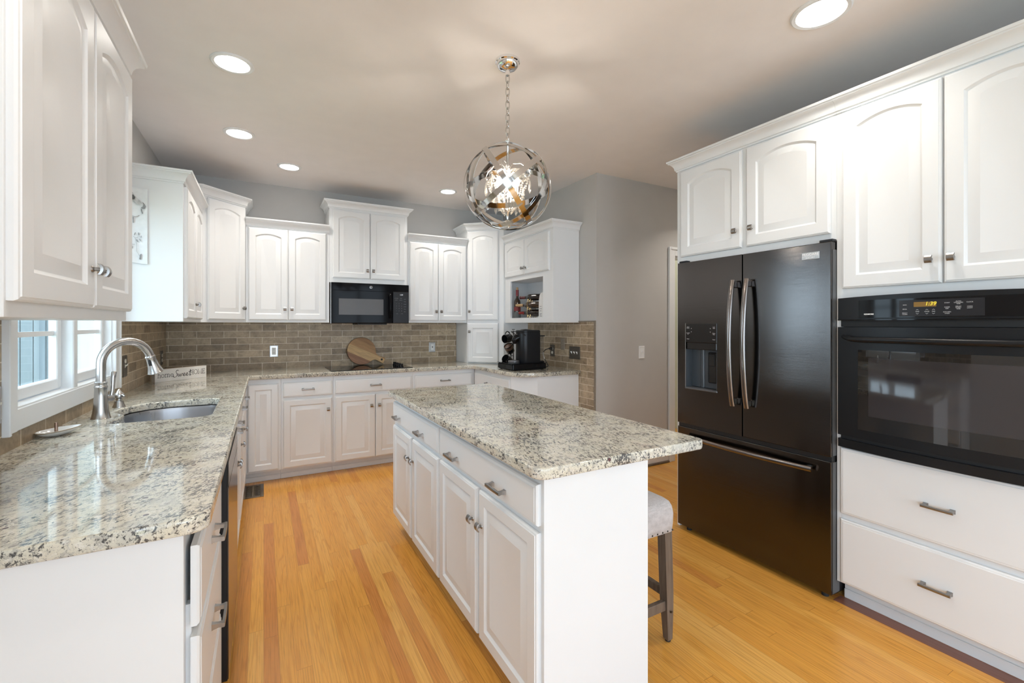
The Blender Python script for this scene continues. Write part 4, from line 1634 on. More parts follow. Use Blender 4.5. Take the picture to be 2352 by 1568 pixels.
# ------------------------------------------------------------------ sink, faucet, soap pump
def inset(pts, d):
    n = len(pts)
    res = []
    for i in range(n):
        p0, p1, p2 = Vector(pts[i - 1]), Vector(pts[i]), Vector(pts[(i + 1) % n])
        t = (p2 - p0).normalized()
        nrm = Vector((-t.y, t.x))
        res.append((p1.x + nrm.x * d, p1.y + nrm.y * d))
    return res
mb = MB()
def sl(d, z):
    return [(x, y, z) for x, y in inset(SNK, d)]
mb.loops([sl(-0.012, CB - 0.003), sl(0.004, CB - 0.003), sl(0.008, CB - 0.02), sl(0.012, 0.72), sl(0.026, 0.695), sl(0.05, 0.688)], False, True)
sk = mb.obj('sink', 'sink_steel', None, 50)
tag(sk, 'stainless steel undermount sink in the left counter below the window', 'sink')
mb = MB()
mb.lathe([(0.045, 0.0), (0.045, 0.003), (0.034, 0.004), (0.030, -0.002 + 0.003)], (-0.42, 2.78, 0.6885), 28)
mb.obj('drain', 'stainless', sk, 40)

c = thing('faucet', 'tall brushed gooseneck pull-down faucet left of the sink', 'faucet', (-0.642, 2.668, CT))
mb = MB()
mb.lathe([(0.036, 0.0), (0.0335, 0.006), (0.029, 0.03), (0.0255, 0.065), (0.0235, 0.10), (0.0225, 0.135), (0.0235, 0.137), (0.0240, 0.141), (0.0235, 0.145),
          (0.0215, 0.147), (0.0215, 0.156), (0.0225, 0.158), (0.0225, 0.163), (0.0200, 0.165)], (0, 0, 0), 32)
mb.obj('base', 'stainless', c, 40)
mb = MB()
sd = Vector((0.80, 0.60, 0)).normalized()     # spout swings toward the sink
RA = 0.098
pts = [(0, 0, 0.160), (0, 0, 0.20), (0, 0, 0.245)]
for i in range(1, 17):
    a = PI - (PI * 0.93) * i / 16
    q = sd * (RA + RA * math.cos(a))
    pts.append((q.x, q.y, 0.245 + RA * math.sin(a)))
mb.tube(pts, 0.0178, 20)
mb.obj('spout', 'stainless', c, 60)
e0 = Vector(pts[-1])
ed = (Vector(pts[-1]) - Vector(pts[-2])).normalized()
mb = MB()
hp = [e0 + ed * s for s in (-0.004, 0.0, 0.004, 0.010, 0.03, 0.055, 0.075, 0.084, 0.086)]
mb.tube(hp, [0.0185, 0.021, 0.021, 0.0195, 0.021, 0.0245, 0.0305, 0.0335, 0.030], 22)
sh = mb.obj('spray_head', 'stainless', c, 50)
mb = MB()
side = Vector((ed.x, ed.y, 0)).normalized()
pn = Vector((-0.30, -0.95, 0)).normalized()
q0 = e0 + ed * 0.018 + pn * 0.0185
q1 = e0 + ed * 0.048 + pn * 0.0235
mb.tube([q0, (q0 + q1) / 2, q1], [0.006, 0.007, 0.006], 10, flat=(1, 1))
mb.obj('button', 'black_matte', sh, 50)
mb = MB()
hb = Vector((0.028, 0.030, 0.085))
mb.tube([(0.012, 0.012, 0.085), hb, hb + Vector((0.006, 0.006, 0.0))], [0.014, 0.016, 0.012], 16)
mb.tube([hb + Vector((0, 0, 0.0)), hb + Vector((0.004, 0.004, 0.035)), hb + Vector((0.006, 0.006, 0.09)), hb + Vector((0.0075, 0.0075, 0.118)), hb + Vector((0.0077, 0.0077, 0.121))],
        [0.010, 0.0078, 0.0105, 0.0115, 0.009], 16)
mb.obj('lever', 'stainless', c, 50)

c = thing('soap_dispenser', 'short brushed metal soap pump beside the faucet', 'soap dispenser', (-0.648, 2.985, CT))
mb = MB()
mb.lathe([(0.026, 0.0), (0.0255, 0.004), (0.019, 0.022), (0.0175, 0.032), (0.013, 0.034), (0.013, 0.044)], (0, 0, 0), 24)
mb.obj('base', 'stainless', c, 40)
mb = MB()
mb.lathe([(0.012, 0.044), (0.021, 0.050), (0.0225, 0.064), (0.021, 0.068), (0.012, 0.076), (0.006, 0.088), (0.002, 0.092)], (0, 0, 0), 24)
mb.tube([(0.010, -0.010, 0.060), (0.020, -0.020, 0.062), (0.028, -0.028, 0.056)], [0.006, 0.005, 0.004], 10)
mb.obj('pump_head', 'stainless', c, 40)

# ------------------------------------------------------------------ home sweet home sign
sx0, sy0, sx1, sy1 = -0.690, 4.098, -0.404, 4.358
sa = math.atan2(sy1 - sy0, sx1 - sx0)
SLW = math.hypot(sx1 - sx0, sy1 - sy0)
c = thing('sign', 'small white wooden sign reading home Sweet HOME on the corner of the counter', 'sign', (sx0, sy0, CT), sa)
SH_ = 0.093
mb = MB()
mb.box(0, SLW, 0.0005, 0.035, 0.0, SH_, 0.001, 1)
mb.obj('block', 'sign_edge', c)
mb = MB()
mb.box(0.0008, SLW - 0.0008, -0.0006, 0.0005, 0.0008, SH_ - 0.0008)
mb.obj('painted_face', 'sign_paint', c)


def ell(cx, cz, rx, rz, a0, a1, n=14):
    return [(cx + rx * math.cos(math.radians(a0 + (a1 - a0) * i / n)), cz + rz * math.sin(math.radians(a0 + (a1 - a0) * i / n))) for i in range(n + 1)]


GLYPH = {   # strokes in a unit x-height / cap-height box; slab serifs drawn as short strokes
    'h': (0.62, [[(0.14, 0), (0.14, 1.05)], [(0.02, 1.05), (0.14, 1.05)], [(0.02, 0), (0.27, 0)], [(0.14, 0.42)] + ell(0.32, 0.42, 0.18, 0.24, 180, 0, 10) + [(0.50, 0)], [(0.38, 0), (0.62, 0)]]),
    'o': (0.62, [ell(0.31, 0.32, 0.25, 0.32, 0, 360, 24)]),
    'm': (1.0, [[(0.14, 0), (0.14, 0.64)], [(0.02, 0.64), (0.14, 0.64)], [(0.02, 0), (0.26, 0)], [(0.14, 0.42)] + ell(0.31, 0.44, 0.17, 0.21, 180, 0, 10) + [(0.48, 0)], [(0.37, 0), (0.59, 0)],
                [(0.48, 0.42)] + ell(0.65, 0.44, 0.17, 0.21, 180, 0, 10) + [(0.82, 0)], [(0.71, 0), (0.95, 0)]]),
    'e': (0.60, [[(0.07, 0.34), (0.53, 0.34)] + ell(0.30, 0.32, 0.24, 0.32, 5, 310, 22)]),
    'H': (0.92, [[(0.16, 0), (0.16, 1)], [(0.74, 0), (0.74, 1)], [(0.16, 0.5), (0.74, 0.5)], [(0.03, 0), (0.29, 0)], [(0.03, 1), (0.29, 1)], [(0.61, 0), (0.87, 0)], [(0.61, 1), (0.87, 1)]]),
    'O': (0.98, [ell(0.48, 0.5, 0.41, 0.5, 0, 360, 28)]),
    'M': (1.08, [[(0.16, 0), (0.16, 1), (0.53, 0.15), (0.90, 1), (0.90, 0)], [(0.03, 0), (0.29, 0)], [(0.03, 1), (0.18, 1)], [(0.77, 0), (1.03, 0)], [(0.88, 1), (1.03, 1)]]),
    'E': (0.80, [[(0.16, 0), (0.16, 1)], [(0.03, 0), (0.72, 0), (0.72, 0.2)], [(0.03, 1), (0.70, 1), (0.70, 0.8)], [(0.16, 0.5), (0.52, 0.5)], [(0.52, 0.40), (0.52, 0.60)]]),
    'S_': (0.85, [[(1.02, 1.20), (0.90, 1.34), (0.70, 1.30), (0.56, 1.10), (0.60, 0.86), (0.74, 0.62), (0.76, 0.36), (0.62, 0.08), (0.34, -0.08), (0.08, 0.02), (0.0, 0.22), (0.12, 0.36)]]),
    'w_': (0.95, [[(0.08, 0.62), (0.16, 0.50), (0.10, 0.18), (0.20, 0.02), (0.34, 0.12), (0.50, 0.55), (0.46, 0.16), (0.56, 0.02), (0.70, 0.14), (0.86, 0.58), (0.98, 0.50)]]),
    'e_': (0.56, [[(-0.04, 0.16), (0.20, 0.22), (0.42, 0.40), (0.46, 0.56), (0.34, 0.62), (0.18, 0.48), (0.12, 0.22), (0.24, 0.03), (0.42, 0.06), (0.58, 0.20)]]),
    't_': (0.55, [[(0.46, 1.30), (0.34, 0.80), (0.22, 0.30), (0.24, 0.06), (0.38, 0.02), (0.52, 0.14)], [(0.06, 0.82), (0.34, 0.86), (0.74, 1.02)]]),
}


def smooth_line(pts, k=4):
    if len(pts) < 3:
        return pts
    P = [pts[0]] + list(pts) + [pts[-1]]
    out = []
    for i in range(1, len(P) - 2):
        p0, p1, p2, p3 = [Vector(q) for q in P[i - 1:i + 3]]
        for j in range(k):
            t = j / k
            q = 0.5 * ((2 * p1) + (p2 - p0) * t + (2 * p0 - 5 * p1 + 4 * p2 - p3) * t * t + (3 * p1 - p0 - 3 * p2 + p3) * t ** 3)
            out.append((q.x, q.y))
    out.append(pts[-1])
    return out


def write(parent, keys, x0, x1, zb, h, wd, script=False, name='lettering'):
    tot = sum(GLYPH[k][0] for k in keys)
    sx = (x1 - x0) / tot
    mb = MB()
    x = x0
    for k in keys:
        adv, strokes = GLYPH[k]
        for st in strokes:
            pts = [(x + u * sx, zb + v * h) for u, v in (smooth_line(st) if script else st)]
            if script:
                n = len(pts)
                ws = [wd * (0.75 + 0.5 * abs(math.sin(3.0 * i / n * PI))) for i in range(n)]
                ribbon(mb, pts, ws, -0.0011, -0.0006)
            else:
                ribbon(mb, pts, wd, -0.0011, -0.0006)
        x += adv * sx
    return mb.obj(name, 'sign_ink', parent)


write(c, ['h', 'o', 'm', 'e'], 0.016, 0.132, 0.032, 0.036, 0.0028)
write(c, ['S_', 'w_', 'e_', 'e_', 't_'], 0.128, 0.262, 0.028, 0.036, 0.0036, True)
write(c, ['H', 'O', 'M', 'E'], 0.254, 0.376, 0.034, 0.035, 0.0028)

# ------------------------------------------------------------------ ring dish
c = thing('ring_dish', 'small shell-shaped dish with an upright post on the near left counter', 'dish', (-0.685, 2.335, CT), math.radians(38))
lps = []
for r_, z_ in ((0.35, 0.002), (0.55, 0.0035), (0.85, 0.012), (1.0, 0.021), (1.02, 0.0225), (0.98, 0.0245), (0.82, 0.016), (0.5, 0.008), (0.1, 0.006)):
    lp = []
    for i in range(40):
        a = 2 * PI * i / 40
        k = 1 + 0.05 * math.cos(2 * a)
        lp.append((0.066 * r_ * k * math.cos(a) * (1.0 if math.cos(a) > 0 else 0.92), 0.040 * r_ * math.sin(a) * (1 - 0.25 * math.cos(a)), z_ + 0.004 * r_ * math.cos(a)))
    lps.append(lp)
mb = MB()
mb.loops(lps)
dsh = mb.obj('dish', 'dish_ceramic', c, 50)
mb = MB()
mb.tube([Vector(p) for p in lps[4]], 0.0016, 6, closed=True)
mb.obj('rim', 'dish_rim', dsh)
mb = MB()
mb.lathe([(0.0065, 0.006), (0.0055, 0.012), (0.0048, 0.045), (0.0046, 0.050), (0.002, 0.051)], (-0.006, 0, 0), 14)
mb.obj('post', 'post_bronze', c, 40)


# ------------------------------------------------------------------ switches and outlets
def plate(name, label, cat, loc, rz, w, h, mat, group=None):
    c = thing(name, label, cat, loc, rz, group)
    mb = MB()
    O = lambda d: rect_outer(-w / 2, w / 2, -h / 2, h / 2, d, 2)
    def at(pts, y):
        return [(x, y, z) for x, z in pts]
    mb.loops([at(O(0), 0.0), at(O(0), -0.003), at(O(0.004), -0.006), at(O(0.007), -0.006), at(O(0.009), -0.0045), at(O(0.011), -0.0045)])
    p = mb.obj('plate', mat, c)
    return c


def duplex(c, mat, y=-0.0045, s=1.0):
    for k in (-1, 1):
        mb = MB()
        mb.lathe([(0.0145 * s, 0.0), (0.0145 * s, -0.003), (0.0135 * s, -0.004)], (0, y, k * 0.0195 * s), 24, 'y')
        r = mb.obj('receptacle', mat, c, 40)
        mb = MB()
        for sx_ in (-1, 1):
            mb.box(sx_ * 0.0052 - 0.0009, sx_ * 0.0052 + 0.0009, y - 0.0044, y - 0.0039, k * 0.0195 * s, k * 0.0195 * s + 0.007)
        mb.lathe([(0.0018, y - 0.0044), (0.0018, y - 0.0039)], (0, 0, k * 0.0195 * s - 0.006), 10, 'y')
        mb.obj('slot', 'dark_slot', r)


def toggle(c, x, mat, y=-0.0045):
    mb = MB()
    mb.box(x - 0.0038, x + 0.0038, y - 0.0016, y, -0.011, 0.011)
    lps = []
    for yy, zz, hw, hz in ((y, 0, 0.0035, 0.005), (y - 0.008, 0.005, 0.003, 0.0042), (y - 0.014, 0.010, 0.0032, 0.0036)):
        lps.append([(x - hw, yy, zz - hz), (x + hw, yy, zz - hz), (x + hw, yy, zz + hz), (x - hw, yy, zz + hz)])
    mb.loops(lps)
    mb.obj('toggle', mat, c)


YT = YB - 0.009
c = plate('outlet', 'white double outlet on the back tile, left of the cutting board', 'outlet', (0.085, YT, 1.083), 0, 0.074, 0.112, 'plate_steel')
mb = MB()
mb.box(-0.0175, 0.0175, -0.008, -0.0045, -0.034, 0.034, 0.002, 1)
mb.obj('insert', 'outlet_white', c)
duplex(c, 'outlet_white', -0.008, 0.85)
c = plate('light_switch', 'single white rocker switch on the back tile, right of the cooktop', 'switch', (1.661, YT, 1.083), 0, 0.074, 0.112, 'plate_steel')
mb = MB()
mb.box(-0.0175, 0.0175, -0.009, -0.0045, -0.034, 0.034, 0.002, 1)
mb.obj('rocker', 'outlet_white', c)
mb = MB()
mb.box(-0.004, 0.004, -0.0096, -0.009, -0.008, 0.012)
mb.obj('slot', 'dark_slot', c)
XT_ = XL + 0.008
c = plate('outlet', 'bronze plate with ivory outlet and switch on the left tile just right of the window', 'outlet', (XT_, 3.53, 1.085), RL, 0.090, 0.130, 'plate_bronze')
toggle(c, -0.0, 'switch_ivory')
mb = MB()
mb.lathe([(0.0135, 0.0), (0.0135, -0.004)], (0.0, -0.0045, 0.030), 20, 'y')
mb.obj('receptacle', 'switch_ivory', c)
c = plate('outlet', 'bronze double outlet on the left tile near the back corner', 'outlet', (XT_, 4.66, 1.062), RL, 0.074, 0.116, 'plate_bronze')
duplex(c, 'switch_ivory')
c = plate('light_switch', 'grey toggle switch on the left tile, cut by the photo edge before the window', 'switch', (XT_, 2.018, 1.080), RL, 0.075, 0.120, 'plate_steel')
toggle(c, 0.0, 'switch_ivory')
XT_ = XN - 0.008
c = plate('outlet', 'bronze outlet on the nook tile with the coffee machine plugged in', 'outlet', (XT_, 3.782, 1.076), RR, 0.074, 0.116, 'plate_bronze')
duplex(c, 'switch_ivory')
nook_outlet = c
c = plate('blank_plate', 'narrow brown blank cover plate between two wall plates on the nook tile', 'cover plate', (XT_, 3.605, 1.148), RR, 0.064, 0.110, 'plate_tile')
c = plate('light_switch', 'square bronze plate with three white toggles at the end of the nook tile', 'switch', (XT_, 3.412, 1.073), RR, 0.168, 0.118, 'plate_bronze')
for k in (-1, 0, 1):
    toggle(c, k * 0.042, 'badge_white')
c = plate('light_switch', 'white toggle switch on the bare grey wall left of the refrigerator', 'switch', (3.103, YG, 1.077), 0, 0.072, 0.117, 'badge_white')
toggle(c, 0.0, 'badge_white')

# ------------------------------------------------------------------ coffee station
TZ = CT
c = thing('pod_drawer', 'flat black pod drawer under the coffee machine', 'drawer', (1.972, 3.852, TZ), RR)
mb = MB()
mb.box(0.0, 0.292, 0.004, 0.362, 0.004, 0.060, 0.006, 2)
for fx, fy in ((0.02, 0.03), (0.27, 0.03), (0.02, 0.33), (0.27, 0.33)):
    mb.box(fx - 0.01, fx + 0.01, fy - 0.01, fy + 0.01, 0.0, 0.006)
mb.obj('case', 'black_gloss', c)
mb = MB()
mb.box(0.004, 0.288, -0.004, 0.004, 0.010, 0.054, 0.003, 1)
fr = mb.obj('drawer', 'black_satin', c)
mb = MB()
mb.box(0.125, 0.170, -0.0046, -0.004, 0.020, 0.044)
mb.obj('finger_slot', 'dark_slot', fr)
mb = MB()
mb.box(-0.004, 0.297, -0.008, 0.368, 0.060, 0.0645, 0.002, 1)
mb.obj('glass_lid', 'black_gloss', c)

MX, MY, MZ = 2.172, 3.650, TZ + 0.0645
c = thing('coffee_machine', 'black pod coffee machine standing on the pod drawer in the nook', 'coffee machine', (MX, MY, MZ), 0)
mb = MB()
body = []
for i in range(13):     # rounded front toward -X, square back
    a = math.radians(90 + 180 * i / 12)
    body.append((-0.035 + 0.068 * math.cos(a), 0.082 * math.sin(a)))
body += [(0.100, -0.082), (0.100, 0.082)]
lp = lambda s, z: [(u * s, v * s, z) for u, v in body]
mb.loops([lp(0.97, 0.0), lp(1.0, 0.006), lp(1.0, 0.275), lp(0.985, 0.282), lp(1.0, 0.286), lp(1.0, 0.300), lp(0.92, 0.306)])
mb.obj('body', 'black_satin', c, 35)
mb = MB()
mb.sphere((-0.01, 0, 0.302), 0.06, 20, 10, (1.0, 1.0, 0.22))
mb.obj('lid', 'black_satin', c, 60)
mb = MB()
mb.tube([(-0.085, 0, 0.235), (-0.118, 0, 0.228), (-0.132, 0, 0.205), (-0.130, 0, 0.178)], [0.040, 0.036, 0.026, 0.017], 16)
mb.obj('brew_head', 'black_gloss', c, 50)
mb = MB()
mb.tube([(-0.06, -0.086, 0.255), (-0.11, -0.088, 0.285), (-0.138, -0.05, 0.292), (-0.138, 0.05, 0.292), (-0.11, 0.088, 0.285), (-0.06, 0.086, 0.255)], 0.0035, 8)
mb.obj('lever', 'black_satin', c, 50)
mb = MB()
mb.lathe([(0.050, 0.0), (0.052, 0.004), (0.052, 0.022), (0.048, 0.025), (0.040, 0.0245)], (-0.138, 0, 0), 28)
mb.obj('cup_platform', 'fridge_edge', c, 40)
mb = MB()
mb.box(0.103, 0.158, -0.060, 0.060, 0.012, 0.245, 0.006, 2)
tk = mb.obj('water_tank', 'clear_plastic', c)
mb = MB()
mb.box(0.100, 0.166, -0.064, 0.064, 0.245, 0.255, 0.003, 1)
mb.obj('tank_lid', 'black_satin', tk)
mb = MB()
mb.box(0.100, 0.160, -0.064, 0.064, 0.0, 0.012, 0.003, 1)
mb.obj('tank_base', 'black_satin', c)

# power cord from the machine to the nook outlet
mb = MB()
P0 = Vector((XN - 0.013, 3.782, 1.096))
pts = [P0, P0 + Vector((-0.035, 0.004, 0.0)), P0 + Vector((-0.075, 0.012, -0.012)), P0 + Vector((-0.105, 0.004, -0.045)), P0 + Vector((-0.105, -0.02, -0.10)),
       P0 + Vector((-0.085, -0.04, -0.15)), P0 + Vector((-0.095, -0.06, -0.172)), P0 + Vector((-0.16, -0.07, -0.1745))]
pts = [Vector(p) for p in pts]
sm = []
for i in range(len(pts) - 1):
    p0, p1, p2, p3 = pts[max(i - 1, 0)], pts[i], pts[i + 1], pts[min(i + 2, len(pts) - 1)]
    for j in range(5):
        t_ = j / 5
        sm.append(0.5 * ((2 * p1) + (p2 - p0) * t_ + (2 * p0 - 5 * p1 + 4 * p2 - p3) * t_ * t_ + (3 * p1 - p0 - 3 * p2 + p3) * t_ ** 3))
sm.append(pts[-1])
mb.tube(sm, 0.0042, 8)
cord = mb.obj('power_cord', 'cord_black', None, 60)
tag(cord, 'black power cord with a white tag hanging from the nook outlet', 'cord')
mb = MB()
mb.tube([P0 + Vector((-0.002, 0, 0)), P0 + Vector((-0.022, 0, 0)), P0 + Vector((-0.036, 0.003, -0.001))], [0.014, 0.013, 0.008], 14)
mb.obj('plug', 'cord_black', cord, 50)
mb = MB()
mb.tube([sm[14], sm[15], sm[16], sm[17], sm[18], sm[19], sm[20]], 0.0085, 10, flat=(1.2, 0.5))
mb.obj('tag', 'cord_label', cord, 50)

# mug tree and mugs
c = thing('mug_tree', 'black wire mug stand behind the coffee machine', 'mug stand', (2.205, 3.965, CT))
mb = MB()
mb.lathe([(0.060, 0.0), (0.060, 0.006), (0.052, 0.009), (0.008, 0.012)], (0, 0, 0), 28)
mb.obj('base', 'black_matte', c, 40)
mb = MB()
mb.tube([(0, 0, 0.008), (0, 0, 0.36)], 0.0045, 10)
mb.tube([(0.012 * math.cos(a * 0.5), 0.012 * math.sin(a * 0.5), 0.372 + 0.0) for a in range(12)], 0.003, 8)
mb.obj('pole', 'black_matte', c, 50)
hooks = [(-1.0, -0.30, 0.330), (-1.0, -0.25, 0.215), (-1.0, -0.35, 0.130)]
for hx_, hy_, hz_ in hooks:
    mb = MB()
    v = Vector((hx_, hy_, 0)).normalized()
    mb.tube([(0, 0, hz_ - 0.03), v * 0.03 + Vector((0, 0, hz_ - 0.012)), v * 0.052 + Vector((0, 0, hz_)), v * 0.060 + Vector((0, 0, hz_ + 0.018))], 0.003, 8)
    mb.obj('hook', 'black_matte', c, 50)


def mug(label, loc, axis, mat, band=None, r=0.042, h=0.088):
    """mug lying on its hook: axis is the direction its mouth faces"""
    c = thing('mug', label, 'mug', loc, 0, 'mugs on the wire stand')
    z = Vector(axis).normalized()
    rot = z.to_track_quat('Z', 'Y')
    mb = MB()
    mb.lathe([(r * 0.80, 0.0), (r * 0.93, 0.006), (r, 0.030), (r, h), (r - 0.003, h + 0.001), (r - 0.004, h - 0.004), (r - 0.005, 0.010), (0.004, 0.008)], (0, 0, -h / 2), 28)
    b = mb.obj('body', mat, c, 50)
    b.rotation_mode = 'QUATERNION'
    b.rotation_quaternion = rot
    mb = MB()
    pts = []
    for i in range(13):
        a = math.radians(-80 + 160 * i / 12)
        pts.append((0, r * 0.93 + 0.030 * math.cos(a), 0.030 * math.sin(a)))
    mb.tube(pts, 0.0048, 10)
    hnd = mb.obj('handle', mat, c, 50)
    hnd.rotation_mode = 'QUATERNION'
    hnd.rotation_quaternion = rot
    if band:
        mb = MB()
        mb.lathe([(r + 0.0004, h * 0.55), (r + 0.0012, h * 0.6), (r + 0.0012, h * 0.85), (r + 0.0004, h * 0.9)], (0, 0, -h / 2), 28)
        bb = mb.obj('band', band, b, 50)
    return c


mug('black mug hanging highest on the wire mug stand', (2.118, 3.925, 1.200), (-0.95, -0.30, -0.1), 'mug_black')
mug('black mug with a brown band, middle of the mug stand', (2.146, 3.940, 1.096), (-0.6, -0.3, 0.74), 'mug_black', 'mug_brown')
mug('black mug lowest on the mug stand, behind the cup platform', (2.108, 3.905, 0.986), (-0.8, -0.3, 0.5), 'mug_black')

# ------------------------------------------------------------------ wine cubby contents
CF = cz0 - 0.010


def bottle_prof(r, L_):
    return [(r * 0.85, 0.0), (r, 0.006), (r, L_ * 0.58), (r * 0.93, L_ * 0.63), (r * 0.62, L_ * 0.69), (r * 0.42, L_ * 0.735), (r * 0.39, L_ * 0.76), (r * 0.39, L_)]


def wine_bottle(label, loc, axis, r, L_, glass, foil, cork_on=True, lab=None, group=None):
    c = thing('wine_bottle', label, 'wine bottle', loc, 0, group)
    q = Vector(axis).normalized().to_track_quat('Z', 'Y')
    def fin(o):
        o.rotation_mode = 'QUATERNION'
        o.rotation_quaternion = q
        return o
    mb = MB()
    mb.lathe(bottle_prof(r, L_), (0, 0, 0), 24)
    fin(mb.obj('glass', glass, c, 40))
    mb = MB()
    mb.lathe([(r * 0.42, L_ * 0.79), (r * 0.42, L_ * 0.985), (r * 0.47, L_ * 0.985), (r * 0.47, L_ * 1.005), (r * 0.40, L_ * 1.008)], (0, 0, 0), 20)
    fin(mb.obj('foil', foil, c, 40))
    if cork_on:
        mb = MB()
        mb.lathe([(r * 0.30, L_ * 1.0), (r * 0.33, L_ * 1.09), (r * 0.28, L_ * 1.095)], (0, 0, 0), 16)
        fin(mb.obj('cork', 'cork', c, 40))
    if lab:
        for (za, zb, mt) in lab:
            mb = MB()
            mb.lathe([(r * 1.012, L_ * za), (r * 1.012, L_ * zb)], (0, 0, 0), 24)
            fin(mb.obj('paper_label', mt, c, 40))
    return c


wine_bottle('opened wine bottle standing upright at the left of the wine cubby', (2.343, 4.128, CF), (0, 0, 1), 0.035, 0.305, 'bottle_brown', 'foil_red', True,
            [(0.28, 0.42, 'wine_label'), (0.04, 0.24, 'wine_label_grey')])
dv = Vector((-0.50, 0.865, 0.0)).normalized()        # necks point to the left back
pv = Vector((0.865, 0.50, 0.0))
RB = 'bottles lying in the wine rack'
c0 = Vector((2.455, 3.765, 0))
for k, (lab_, off, zz, gl_, fo_, ck) in enumerate((
        ('dark wine bottle lying on top of the gold wine rack', 0.0, CF + 0.218, 'bottle_dark', 'foil_maroon', False),
        ('wine bottle with red neck, middle row of the wine rack', 0.030, CF + 0.140, 'bottle_dark', 'foil_bright_red', False),
        ('wine bottle with a pale cork, middle row of the wine rack', -0.048, CF + 0.138, 'bottle_brown', 'cork', True),
        ('wine bottle with red foil, bottom row of the wine rack', -0.02, CF + 0.062, 'bottle_dark', 'foil_bright_red', False),
        ('black wine bottle at the back of the bottom rack row', 0.064, CF + 0.060, 'bottle_dark', 'foil_maroon', False))):
    p = c0 + pv * (off * 0.9) + Vector((0, 0, zz))
    wine_bottle(lab_, p, dv, 0.034, 0.285, gl_, fo_, ck, None, RB)
c = thing('wine_rack', 'gold zigzag wire wine rack inside the cubby', 'wine rack', (2.40, 3.80, CF))
for k, (oy, ox) in enumerate(((-0.055, 0.020), (0.06, -0.045))):
    mb = MB()
    for row in range(3):
        z0 = 0.006 + row * 0.078
        pts = []
        for i in range(9):
            s_ = -0.09 + 0.18 * i / 8
            q = pv * s_ + Vector((ox, oy, z0 + (0.034 if i % 2 else 0.0)))
            pts.append(q)
        mb.tube(pts, 0.0022, 6)
    for s_ in (-0.09, 0.09):
        q = pv * s_ + Vector((ox, oy, 0))
        mb.tube([q, q + Vector((0, 0, 0.162))], 0.0022, 6)
    mb.obj('frame', 'gold_wire', c, 50)
mb = MB()
q0 = pv * -0.09 + Vector((0.020, -0.055, 0.006))
q1 = pv * -0.09 + Vector((-0.045, 0.06, 0.006))
mb.tube([q0, q1], 0.0022, 6)
q0 = pv * 0.09 + Vector((0.020, -0.055, 0.006))
q1 = pv * 0.09 + Vector((-0.045, 0.06, 0.006))
mb.tube([q0, q1], 0.0022, 6)
mb.obj('rail', 'gold_wire', c, 50)
c = thing('gift_bag', 'white paper bottle bag at the right end of the wine cubby', 'bag', (2.335, 3.585, CF), 0.1)
mb = MB()
lps = []
for z_, k in ((0.0, 1.0), (0.14, 1.0), (0.18, 0.95), (0.225, 0.75), (0.245, 0.35)):
    lps.append([(-0.03, -0.055 * k, z_), (0.03, -0.055 * k, z_), (0.03, 0.055 * k, z_), (-0.03, 0.055 * k, z_)])
mb.loops(lps)
mb.obj('bag', 'paper_white', c, 20)
mb = MB()
for i, z_ in enumerate((0.020, 0.032, 0.044, 0.070, 0.090, 0.112)):
    mb.box(-0.0306, -0.030, 0.008 + 0.006 * (i % 2), 0.040, z_, z_ + 0.005)
mb.obj('printing', 'key_print', c)

# ------------------------------------------------------------------ tea towel on the far left cabinet end
c = thing('tea_towel', 'white tea towel with a grey bird print hanging on the left cabinet end', 'towel', (-0.748, 3.389, 1.70), 0)
mb = MB()
nx_, nz_ = 12, 14
grid = []
for side_ in (0, 1):
    rows = []
    for j in range(nz_ + 1):
        row = []
        for i in range(nx_ + 1):
            u = i / nx_
            x = 0.002 + 0.142 * u
            z = 0.445 * j / nz_
            y = -0.006 - 0.004 * math.sin(u * 7.0) * (1 - 0.5 * j / nz_) - (0.0015 if side_ == 0 else 0)
            row.append(mb.bm.verts.new((x, y, z + 0.004 * math.sin(u * 5))))
        rows.append(row)
    grid.append(rows)
for rows in grid:
    for j in range(nz_):
        for i in range(nx_):
            mb.bm.faces.new((rows[j][i], rows[j][i + 1], rows[j + 1][i + 1], rows[j + 1][i]))
for j in range(nz_):
    for i in (0, nx_):
        mb.bm.faces.new((grid[0][j][i], grid[0][j + 1][i], grid[1][j + 1][i], grid[1][j][i]))
for i in range(nx_):
    for j in (0, nz_):
        mb.bm.faces.new((grid[0][j][i], grid[0][j][i + 1], grid[1][j][i + 1], grid[1][j][i]))
cloth = mb.obj('cloth', 'towel_cloth', c, 60)


def towel_px(px, py):
    """print position on the towel, from the towel's own local axes"""
    return (0.075 + (px - 296) * 0.00197, (602 - py) * 0.00246)


def blob(pts, mat, d=0.0):
    mb = MB()
    q = [towel_px(*p) for p in pts]
    mb.prism(q, -0.0125 - d, -0.0118 - d, 'y')
    return mb.obj('print', mat, cloth)


blob([(296, 434), (301, 441), (307, 447), (313, 452), (318, 458), (316, 463), (309, 462), (302, 458), (296, 452)], 'print_light')
blob([(295, 440), (299, 440), (303, 446), (301, 451), (296, 452)], 'print_dark', 0.0004)
blob([(319, 455), (324, 459), (328, 465), (326, 471), (320, 472), (316, 469), (320, 467), (322, 462)], 'print_grey', 0.0004)
blob([(316, 470), (318, 473), (321, 483), (319, 484), (316, 476)], 'print_grey')
for st, w_ in (([(296, 491), (302, 492.5), (308, 491), (312, 488)], 1.2), ([(298, 493), (298.5, 507)], 2.4), ([(302, 541), (306, 556), (307, 575), (313, 586)], 0.7),
               ([(298, 539), (304, 543), (312, 539), (318, 540)], 0.7), ([(293, 558), (302, 558)], 0.7)):
    mb = MB()
    ribbon(mb, [towel_px(*p) for p in st], w_ * 0.0022, -0.0128, -0.0119)
    mb.obj('print', 'print_grey', cloth)
